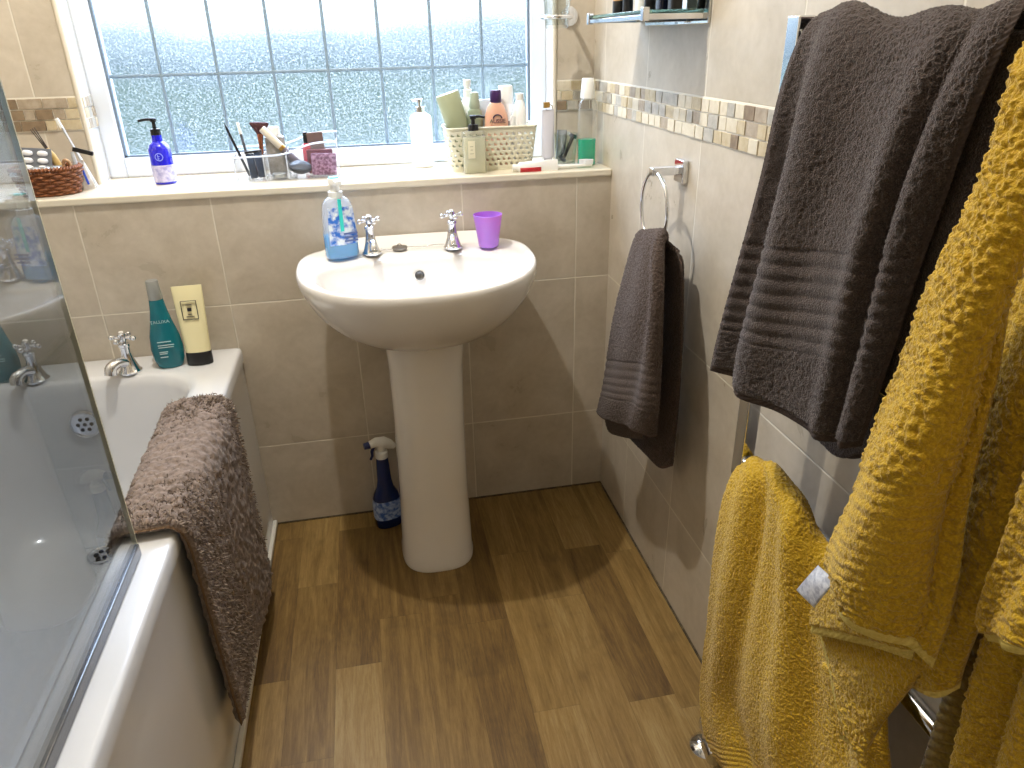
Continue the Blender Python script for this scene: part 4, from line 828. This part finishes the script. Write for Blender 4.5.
# mouthwash
t = thing('mouthwash_bottle', 'tall clear bottle half full of green mouthwash in the sill corner', 'bottle', (-.045, .080, ZS))
b = MB(); b.loft([(0, .0215, .0165, 3.4), (.003, .0235, .0185, 3.4), (.15, .0235, .0185, 3.4), (.162, .019, .017, 2.6), (.168, .0150, .0150)], 44); b.build('bottle', milky('clear_bottle_glass', 'eef2ea', .08, 'fefefe'), t)
b = MB(); b.loft([(.002, .0215, .0165, 3.4), (.066, .0225, .0175, 3.4)], 44); b.build('liquid', milky('green_mouthwash', '0ed2b0', .8, '6ce0c0', .02), t, label='green mouthwash')
b = MB(); b.loft([(.166, .0175, .0175), (.170, .0185, .0185), (.212, .0150, .0150), (.214, .0140, .0140)], 36); b.build('cap', white, t)

# toothpaste and toothbrushes lying at the sill edge
t = thing('toothpaste_tube', 'white and red toothpaste tube lying flat at the sill edge', 'tube', (-.205, .022, ZS + .011), rot=(0, 0, -.04))
R = rot_to((1, 0, 0))
b = MB(); b.loft([(-.052, .0085, .0085), (-.038, .0085, .0085)], 24, R=R); b.build('cap', white, t)
b = MB(); b.loft([(-.038, .0090, .0100), (-.034, .0105, .0135), (.0, .0085, .0150), (.03, .0045, .0160), (.06, .0015, .0165), (.066, .0012, .0165)], 32, R=R); b.build('tube_body', mat('gloss_white'), t)
b = MB(); b.loft([(-.033, .0102, .0132), (.0, .0086, .0148), (.022, .0058, .0156)], 32, capb=False, capt=False, R=R, skip=lambda j, k: False if 2 else True)
me = b; keep = [f for f in b.f if sum(b.v[i][2] for i in f) / 4 < -.001 and sum(b.v[i][1] for i in f) / 4 < .006]; b.f = keep; b.m = [0] * len(keep); b.build('red_panel', mat('red_print', 'b81f2c', .3), t, solid=.0012)
for i, (x, y, rz, lb, hm) in enumerate(((-.118, .030, .05, 'white toothbrush lying right of the toothpaste tube, bristles up', white), (-.13, .048, -.12, 'pale grey toothbrush lying behind the toothpaste tube', mat('frosted_grey')))):
    t = thing('toothbrush', lb, 'toothbrush', (x, y, ZS + .0055), rot=(0, 0, rz))
    b = MB(); b.tube([(-.085, 0, 0), (-.04, 0, .001), (.0, 0, .001), (.045, 0, .0015), (.075, 0, .001)], [.005, .0055, .0045, .003, .0035], 12); b.build('handle', hm, t)
    b = MB(); b.loft([(0, .0115, .0045, 4), (.012, .012, .005, 4)], 24, c=(.066, 0, .003)); b.build('bristles', mat('white_bristle', 'e8ecf2', .6, bump=(1500, .8, .001)), t)

# ---------------------------------------------------------------- tumbler holder on the upper wall
t = thing('tumbler_holder', 'chrome wall holder carrying a glass tumbler beside the window', 'tumbler holder', (-.070, YU, 1.315))
b = MB(); b.loft([(0, .023, .023), (.006, .023, .023), (.008, .018, .018)], 32, R=rot_to((0, -1, 0))); b.build('wall_plate', chrome, t)
b = MB(); b.cyl((0, -.004, 0), (-.018, -.075, -.004), .006); b.build('arm', chrome, t)
b = MB(); b.tube([(-.060 + .0355 * math.cos(a), -.110 + .0355 * math.sin(a), -.004) for a in [2 * PI * k / 40 for k in range(40)]], .0045, 10, closed=True); b.build('ring', chrome, t)
t = thing('glass_tumbler', 'clear glass tumbler sitting in the chrome wall holder', 'glass', (-.130, YU - .110, 1.286))
b = MB(); b.loft([(0, .026, .026), (.003, .028, .028), (.085, .0345, .0345), (.0855, .0335, .0335), (.008, .0265, .0265), (.0075, .001, .001)], 40); b.build('glass_body', glassy('holder_glass', 'f6f8f7', .09), t)

# ---------------------------------------------------------------- mirror and glass shelf on the right wall
t = thing('wall_mirror', 'frameless rectangular mirror on the right wall above the mosaic', 'mirror', (0, -.36, 1.284))
b = MB(); b.box(-.006, -.001, -.155, .158, 0, .62); b.build('mirror_glass', mat('mirror_silver', 'd8dcdc', .02, 1), t, bevel=.0015)
t = thing('glass_shelf', 'clear glass shelf with chrome brackets in front of the wall mirror', 'shelf', (0, -.34, 1.302))
b = MB(); b.box(-.115, -.010, -.165, .175, 0, .006); b.build('shelf_glass', mat('green_glass_edge', '9fcabd', .05, trans=.85, ior=1.3), t, bevel=.001)
for yy in (.17, -.16):
    b = MB(); b.box(-.118, 0, yy - .004, yy + .004, -.010, .0); b.box(-.124, -.112, yy - .007, yy + .007, -.012, .010); b.build('bracket', chrome, t, bevel=.001)
b = MB(); b.box(-.122, -.117, -.155, .165, -.010, -.002); b.build('front_rail', chrome, t, bevel=.001)
SZ = 1.3085
def sb(name, label, cat, x, y, secs, m, cs, cm, group=None):
    t = thing(name, label, cat, (x, y, SZ), group=group); b = MB(); b.loft(secs, 28); b.build('bottle', m, t)
    b = MB(); b.loft(cs, 24); b.build('cap', cm, t)
sb('foundation_bottle', 'beige foundation bottle standing on its black cap on the glass shelf', 'bottle', -.070, -.215, [(.024, .012, .012), (.07, .013, .013), (.09, .011, .008)], mat('beige_liquid', 'cfa472', .2), [(0, .013, .013), (.024, .013, .013)], black)
sb('perfume_bottle', 'squat black bottle second on the glass shelf', 'bottle', -.060, -.243, [(0, .011, .011), (.03, .011, .011)], black, [(.03, .007, .007), (.05, .007, .007)], black)
sb('deodorant', 'white cylindrical deodorant on the glass shelf beside the dark bottles', 'bottle', -.060, -.330, [(0, .015, .015), (.06, .015, .015)], white, [(.06, .0155, .0155), (.08, .0155, .0155)], white)
sb('perfume_bottle', 'narrow black bottle standing right of the white deodorant', 'bottle', -.060, -.372, [(0, .012, .010), (.06, .012, .010)], black, [(.06, .008, .008), (.08, .008, .008)], gold)
sb('aftershave_bottle', 'wide navy bottle towards the near end of the glass shelf', 'bottle', -.055, -.438, [(0, .017, .014, 5), (.07, .017, .014, 5)], mat('navy_glass', '10162a', .1), [(.07, .009, .009), (.09, .009, .009)], chrome)
sb('aftershave_bottle', 'last dark bottle at the near end of the glass shelf', 'bottle', -.055, -.480, [(0, .011, .012, 4), (.06, .011, .012, 4)], black, [(.06, .008, .008), (.08, .008, .008)], black)

# ---------------------------------------------------------------- towel ring with hand towel
grey = mat('grey_brown_terry', '5d4c43', .95, sheen=.1, bump=(520, 1, .003), noise=(620, '33281f', 1.8)); greyhem = mat('grey_brown_hem', '5c4a42', .85, noise=(400, '57453f', 2))
dgrey = mat('charcoal_brown_terry', '54453e', .95, sheen=.15, bump=(520, 1, .003), noise=(620, '2c2522', 1.8)); dhem = mat('charcoal_brown_hem', '4e413b', .85, noise=(400, '3a2f2a', 2))
yel = mat('mustard_terry', 'cba51a', .95, sheen=.2, bump=(330, 1, .003), noise=(420, 'a67f08', 1.6)); yhem = mat('mustard_hem', 'dcc670', .7, noise=(300, 'c8ae50', 1.5))
rc = at(654, 207, 0, -.062); RY, RZ = rc[1], rc[2]
t = thing('towel_ring', 'chrome towel ring with a square plate on the right wall', 'towel ring', (0, RY + .008, RZ + .067))
b = MB(); b.box(-.012, 0, -.022, .022, -.022, .022); b.build('wall_plate', chrome, t, bevel=.0015)
b = MB(); b.box(-.070, -.010, -.011, .011, -.006, .009); b.build('arm', chrome, t, bevel=.0015)
b = MB(); b.tube([(-.062, -.008 + .070 * math.sin(a), -.070 + .070 * math.cos(a)) for a in [2 * PI * k / 56 for k in range(56)]], .0038, 12, closed=True); b.build('ring', chrome, t)
t = thing('hand_towel', 'grey brown hand towel hanging through the chrome towel ring', 'towel', (0, 0, 0))
f = lambda T, U: (.006 * np.sin(U * 9 + 1) + .003 * np.sin(U * 17 + T * 5) + .002 * np.sin(T * 14 + U * 3)) * np.clip(T * 2, .2, 1)
mb = sheet([[(645, 246, -.045), (652, 243, -.045), (660, 243, -.045), (667, 247, -.045)],
            [(641, 234, -.066), (649, 231, -.068), (660, 231, -.068), (668, 236, -.066)],
            [(634, 250, -.088), (645, 245, -.100), (656, 246, -.098), (664, 252, -.084)],
            [(622, 300, -.105), (640, 300, -.118), (655, 302, -.112), (664, 305, -.095)],
            [(611, 350, -.115), (632, 352, -.128), (650, 355, -.122), (662, 358, -.100)],
            [(602, 395, -.120), (624, 400, -.135), (645, 405, -.128), (659, 405, -.104)],
            [(599, 414, -.120), (620, 426, -.134), (640, 433, -.128), (656, 437, -.104)]],
           ribs=[(.70, .84, 5, .0016)], hem=(0, 0, .004, 0), fold=f, pile=.0026, psize=.0021, res=.0016)
sheet([[(650, 246, -.045), (658, 240, -.048), (668, 241, -.048), (676, 250, -.043)], [(645, 262, -.048), (660, 262, -.048), (674, 262, -.046), (683, 266, -.040)], [(640, 330, -.055), (655, 332, -.058), (672, 335, -.05), (683, 335, -.038)],
       [(632, 400, -.060), (650, 402, -.060), (668, 405, -.05), (679, 405, -.036)], [(630, 432, -.060), (645, 445, -.060), (660, 458, -.05), (674, 450, -.036)], [(632, 440, -.060), (646, 455, -.060), (660, 468, -.05), (673, 466, -.036)]], mb=mb, pile=.0026, psize=.0021, res=.0016, hem=(0, 0, .004, 0))
sheet([[(604, 410, -.105), (625, 415, -.11), (640, 420, -.105)], [(608, 428, -.098), (625, 432, -.105), (642, 434, -.10)], [(614, 434, -.095), (628, 438, -.10), (645, 439, -.095)]], mb=mb, pile=.0014, psize=.0019)
mb.build('towel_cloth', [grey, greyhem], t, angle=180)

# ---------------------------------------------------------------- heated towel rail
PX, PY1, PY2 = -.085, -.952, -1.425
t = thing('towel_radiator', 'chrome towel radiator with flat posts standing at the right wall', 'radiator', (PX, PY1, 0))
L = PY2 - PY1
for yy in (0, L): b = MB(); b.box(-.011, .011, yy - .014, yy + .014, .085, 1.286); b.build('post', chrome, t, bevel=.002)
for z in (1.243, 1.17, 1.09, 1.01, .93): b = MB(); b.box(-.006, .006, L, 0, z - .028, z + .028); b.build('crossbar', chrome, t, bevel=.002)
for z in (.658, .585, .30, .22): b = MB(); b.cyl((0, L, z), (0, 0, z), .011); b.build('crossbar', chrome, t)
for yy, z in ((.0, 1.2), (L, 1.2), (0, .2), (L, .2)): b = MB(); b.cyl((.01, yy, z), (.085, yy, z), .009); b.build('wall_bracket', chrome, t)
b = MB(); b.loft([(.0, .031, .031), (.004, .029, .029), (.013, .014, .014)], 28); b.cyl((0, 0, 0), (0, 0, .09), .0085); b.build('foot_pipe', chrome, t)
b = MB(); b.cyl((0, 0, .060), (-.012, -.045, .060), .014, .014); b.cyl((-.012, -.045, .060), (-.018, -.074, .060), .021, .018); b.ball((0, 0, .06), .018); b.build('valve', chrome, t)
b = MB(); b.loft([(.0, .024, .024), (.003, .023, .023), (.010, .012, .012)], 28, c=(0, L, 0)); b.cyl((0, L, 0), (0, L, .09), .0085); b.build('foot_pipe', chrome, t)

# ---------------------------------------------------------------- towels on the rail
def lerp_grid(rows, x_of=None): return rows
def dfold(T, U):
    a = np.clip((T - .12) * 2.2, 0, 1)
    ph = (U + .09 * np.sin(U * 8)) * 2 * PI * 3.1 + .8 * np.sin(T * 2.2 + 1) + 1.9
    s = np.sin(ph); return a * (.0105 * s * (1 + .5 * np.sin(U * 5 + .5)) + .004 * np.sin(ph * .53 + 2 + T) + .003 * np.sin(T * 8 + U * 5)) + (1 - a) * .004 * np.sin(U * 14)
t = thing('bath_towel', 'charcoal brown bath towel folded over the top of the chrome radiator', 'towel', (0, 0, 0))
mb = sheet([[(830, 40, -.055), (875, 40, -.055), (920, 42, -.055), (958, 40, -.055), (998, 38, -.055), (1038, 36, -.055)],
            [(822, 18, -.075), (862, 12, -.078), (905, 20, -.078), (945, 16, -.078), (990, 10, -.078), (1032, 6, -.078)],
            [(802, 36, -.108), (848, 24, -.112), (898, 32, -.112), (938, 30, -.112), (980, 22, -.112), (1022, 16, -.112)],
            [(780, 95, -.122), (824, 92, -.128), (868, 96, -.126), (905, 100, -.130), (942, 100, -.126), (985, 92, -.124)],
            [(762, 175, -.128), (803, 178, -.134), (840, 180, -.132), (875, 185, -.136), (908, 188, -.130), (946, 185, -.128)],
            [(741, 262, -.134), (780, 268, -.140), (812, 272, -.138), (845, 276, -.142), (878, 278, -.134), (912, 275, -.130)],
            [(726, 328, -.138), (760, 340, -.144), (792, 350, -.142), (822, 358, -.146), (855, 362, -.136), (886, 360, -.130)],
            [(718, 370, -.140), (748, 394, -.146), (778, 412, -.144), (804, 434, -.148), (834, 445, -.138), (860, 447, -.130)]],
           ribs=[(.68, .86, 7, .0022)], hem=(0, .004, .008, .003), fold=dfold, pile=.0026, psize=.0023, res=.0017)
sheet([[(975, 40, -.100), (1005, 30, -.098), (1045, 30, -.090)], [(955, 110, -.106), (990, 110, -.104), (1016, 112, -.098)], [(915, 210, -.110), (950, 215, -.108), (978, 215, -.102)], [(880, 310, -.110), (908, 318, -.108), (940, 318, -.102)], [(850, 375, -.110), (880, 388, -.108), (912, 388, -.102)]],
      mb=mb, ribs=[(.62, .86, 6, .0016)], hem=(0, .004, .004, 0), pile=.0012, psize=.0021)
sheet([[(842, 38, -.058), (890, 38, -.058), (1030, 38, -.058)], [(800, 180, -.050), (860, 180, -.050), (950, 180, -.050)], [(790, 300, -.045), (830, 320, -.045), (900, 330, -.045)], [(815, 425, -.05), (838, 440, -.05), (890, 440, -.05)], [(822, 438, -.05), (846, 458, -.05), (880, 455, -.05)]], mb=mb, hem=(0, 0, .004, 0), pile=.0012, psize=.0021)
mb.build('towel_cloth', [dgrey, dhem], t, angle=180)

t = thing('hand_towel', 'mustard yellow towel hanging low on the radiator beside its left post', 'towel', (0, 0, 0))
def lf(T, U):
    ph = U * 2 * PI * 2.3 + 1.2 * T; return np.clip(T * 3, .25, 1) * (.010 * np.sin(ph) + .004 * np.sin(ph * 2.3 + 1) + .004 * np.sin(U * 9 - T * 12))
mb = sheet([[(748, 478, -.062), (758, 476, -.062), (774, 484, -.062), (806, 530, -.062), (842, 574, -.062), (885, 625, -.062)],
            [(741, 468, -.085), (756, 461, -.088), (775, 468, -.088), (806, 512, -.088), (842, 558, -.085), (885, 610, -.085)],
            [(732, 492, -.108), (750, 484, -.118), (776, 494, -.114), (804, 540, -.112), (840, 585, -.11), (885, 636, -.11)],
            [(722, 560, -.118), (742, 558, -.132), (770, 564, -.126), (802, 600, -.122), (840, 640, -.12), (888, 680, -.12)],
            [(712, 630, -.122), (732, 634, -.138), (765, 640, -.132), (801, 664, -.128), (842, 700, -.125), (892, 728, -.12)],
            [(704, 688, -.122), (724, 700, -.138), (762, 706, -.134), (802, 724, -.13), (845, 748, -.126), (893, 772, -.12)],
            [(712, 735, -.122), (735, 748, -.138), (766, 765, -.134), (806, 786, -.13), (850, 800, -.126), (890, 815, -.12)],
            [(734, 772, -.120), (750, 790, -.136), (776, 815, -.134), (812, 830, -.13), (855, 842, -.126), (888, 850, -.12)]], fold=lf, pile=.0024, psize=.0024, res=.0018, ribs=[(.86, .95, 5, .0018)])
sheet([[(742, 470, -.070), (760, 464, -.066), (768, 470, -.066)], [(722, 560, -.10), (735, 562, -.09), (760, 566, -.08)], [(705, 640, -.105), (720, 645, -.095), (750, 650, -.085)], [(702, 692, -.105), (718, 700, -.095), (750, 710, -.085)], [(708, 712, -.105), (722, 722, -.095), (750, 735, -.085)]], mb=mb, pile=.0024, psize=.0024)
mb.build('towel_cloth', [yel, yhem], t, angle=180)

t = thing('bath_towel', 'mustard yellow towel with a white care label hanging in front', 'towel', (0, 0, 0))
def mf(T, U):
    return .014 * np.sin(U * PI * 1.9 + .3 - T * 1.2) + .006 * np.sin(U * 9 + T * 5) + .003 * np.sin(T * 17 + U * 4)
mb = sheet([[(1090, 75, -.115), (1110, 70, -.115), (1135, 65, -.115), (1155, 60, -.115)],
            [(1066, 42, -.14), (1090, 36, -.14), (1120, 30, -.14), (1150, 26, -.14)],
            [(1032, 72, -.175), (1060, 74, -.185), (1085, 74, -.185), (1115, 72, -.175)],
            [(1010, 140, -.190), (1034, 145, -.205), (1056, 150, -.205), (1080, 150, -.190)],
            [(982, 212, -.198), (1006, 220, -.215), (1030, 222, -.215), (1055, 225, -.198)],
            [(941, 286, -.205), (972, 295, -.225), (1001, 300, -.225), (1030, 300, -.204)],
            [(902, 362, -.210), (938, 368, -.232), (972, 372, -.230), (1008, 375, -.208)],
            [(866, 428, -.214), (908, 438, -.238), (952, 442, -.236), (990, 445, -.212)],
            [(842, 495, -.216), (886, 505, -.242), (930, 510, -.240), (974, 512, -.214)],
            [(818, 552, -.216), (866, 568, -.244), (914, 578, -.242), (962, 580, -.216)],
            [(822, 580, -.214), (862, 606, -.242), (904, 628, -.240), (950, 628, -.216)],
            [(828, 588, -.214), (862, 616, -.240), (896, 646, -.238), (932, 672, -.216)]],
           ribs=[(.69, .83, 9, .0014)], hem=(0, 0, .011, 0), fold=mf, pile=.0042, psize=.0030, res=.0017)
sheet([[(826, 566, -.198), (860, 588, -.200), (900, 610, -.200), (920, 620, -.2)], [(814, 605, -.198), (846, 618, -.204), (884, 632, -.204), (915, 645, -.20)], [(811, 633, -.198), (842, 640, -.204), (876, 648, -.204), (912, 660, -.20)]], mb=mb, hem=(0, 0, .009, .002), pile=.0028, psize=.0026)
sheet([[(818, 628, -.186), (850, 630, -.188), (890, 640, -.188), (940, 650, -.186)], [(828, 665, -.186), (858, 668, -.190), (888, 672, -.190), (922, 675, -.186)], [(836, 705, -.186), (858, 708, -.190), (880, 708, -.190), (902, 700, -.186)], [(846, 732, -.186), (856, 738, -.188), (866, 738, -.188), (880, 728, -.186)], [(856, 752, -.186), (860, 753, -.187), (864, 753, -.187), (868, 750, -.186)]], mb=mb, hem=(0, 0, 0, .009), pile=.0028, psize=.0026)
sheet([[(822, 660, -.176), (850, 670, -.176), (880, 680, -.176)], [(838, 700, -.176), (852, 705, -.176), (866, 708, -.176)], [(840, 738, -.176), (852, 745, -.176), (864, 752, -.176)]], mb=mb, hem=(0, 0, .005, 0), pile=.0028, psize=.0026)
sheet([[(1040, 60, -.10), (1070, 60, -.10), (1100, 60, -.10)], [(1000, 330, -.165), (1030, 330, -.172), (1055, 330, -.165)], [(965, 480, -.172), (995, 485, -.180), (1022, 485, -.172)], [(925, 600, -.175), (960, 605, -.184), (990, 600, -.175)], [(906, 662, -.175), (936, 672, -.184), (966, 665, -.175)], [(912, 688, -.175), (936, 698, -.184), (960, 688, -.175)]], mb=mb, hem=(0, 0, .004, 0), pile=.0038, psize=.0029)
mb.build('towel_cloth', [yel, yhem], t, angle=180)
lab = sheet([[(818, 565, -.228), (827, 573, -.231), (836, 581, -.232)], [(807, 577, -.231), (816, 585, -.234), (825, 594, -.234)], [(796, 590, -.226), (805, 599, -.229), (814, 608, -.229)]], thick=.0012, pile=0, mats=(0, 0), res=.002)
lo = lab.build('care_label', mat('white_satin_label', 'e6e8ee', .4, noise=(160, 'b4b8c6', 2)), t, angle=180, label='small white care label')

t = thing('bath_towel', 'mustard yellow towel with a straight lower hem at the right edge', 'towel', (0, 0, 0))
mb = sheet([[(1120, 60, -.12), (1150, 60, -.12), (1180, 60, -.12)], [(1090, 330, -.215), (1120, 330, -.225), (1150, 330, -.215)], [(1052, 440, -.215), (1085, 445, -.23), (1120, 450, -.215)], [(1014, 540, -.215), (1042, 545, -.23), (1085, 548, -.215)], [(987, 590, -.215), (1022, 600, -.23), (1068, 602, -.215)], [(974, 618, -.215), (1014, 634, -.23), (1055, 640, -.215)], [(982, 642, -.215), (1015, 650, -.23), (1050, 652, -.215)]], hem=(0, 0, .005, 0), pile=.0038, psize=.0029, fold=lambda T, U: .006 * np.sin(U * 7 + T * 4))
mb.build('towel_cloth', [yel, yhem], t, angle=180)
yel_shade = mat('mustard_terry_shade', '8f7420', .95, sheen=.3, noise=(240, '6c5512', 1.4))  # mustard terry again, darkened in colour for the shadow it hangs in
t = thing('bath_towel', 'mustard towel in painted-in shade with ribbed band hanging behind the labelled yellow towel', 'towel', (0, 0, 0))
mb = sheet([[(1090, 60, -.095), (1120, 60, -.095), (1150, 60, -.095)], [(1030, 430, -.13), (1060, 430, -.135), (1090, 430, -.13)], [(1000, 560, -.135), (1025, 565, -.14), (1050, 565, -.135)], [(968, 640, -.135), (992, 648, -.14), (1015, 650, -.135)], [(945, 710, -.135), (972, 720, -.14), (995, 722, -.135)], [(925, 780, -.135), (955, 790, -.14), (980, 795, -.135)], [(905, 850, -.135), (935, 860, -.14), (965, 865, -.135)]], ribs=[(.60, .80, 9, .0018)], fold=lambda T, U: .005 * np.sin(U * 8 + 1), pile=.0022, psize=.0024)
mb.build('towel_cloth', [yel_shade, yhem], t, angle=180)
t = thing('bath_towel', 'mustard yellow towel hanging lowest at the bottom right corner', 'towel', (0, 0, 0))
mb = sheet([[(1100, 330, -.14), (1125, 330, -.14), (1150, 330, -.14)], [(1020, 560, -.165), (1060, 560, -.18), (1100, 560, -.165)], [(1000, 640, -.168), (1042, 640, -.182), (1080, 645, -.168)], [(982, 700, -.168), (1022, 705, -.182), (1062, 710, -.168)], [(962, 775, -.168), (1005, 782, -.182), (1045, 790, -.168)], [(940, 860, -.168), (985, 865, -.182), (1025, 870, -.168)]], fold=lambda T, U: .010 * np.sin(U * 10 + T * 2), pile=.0038, psize=.0029)
mb.build('towel_cloth', [yel, yhem], t, angle=180)
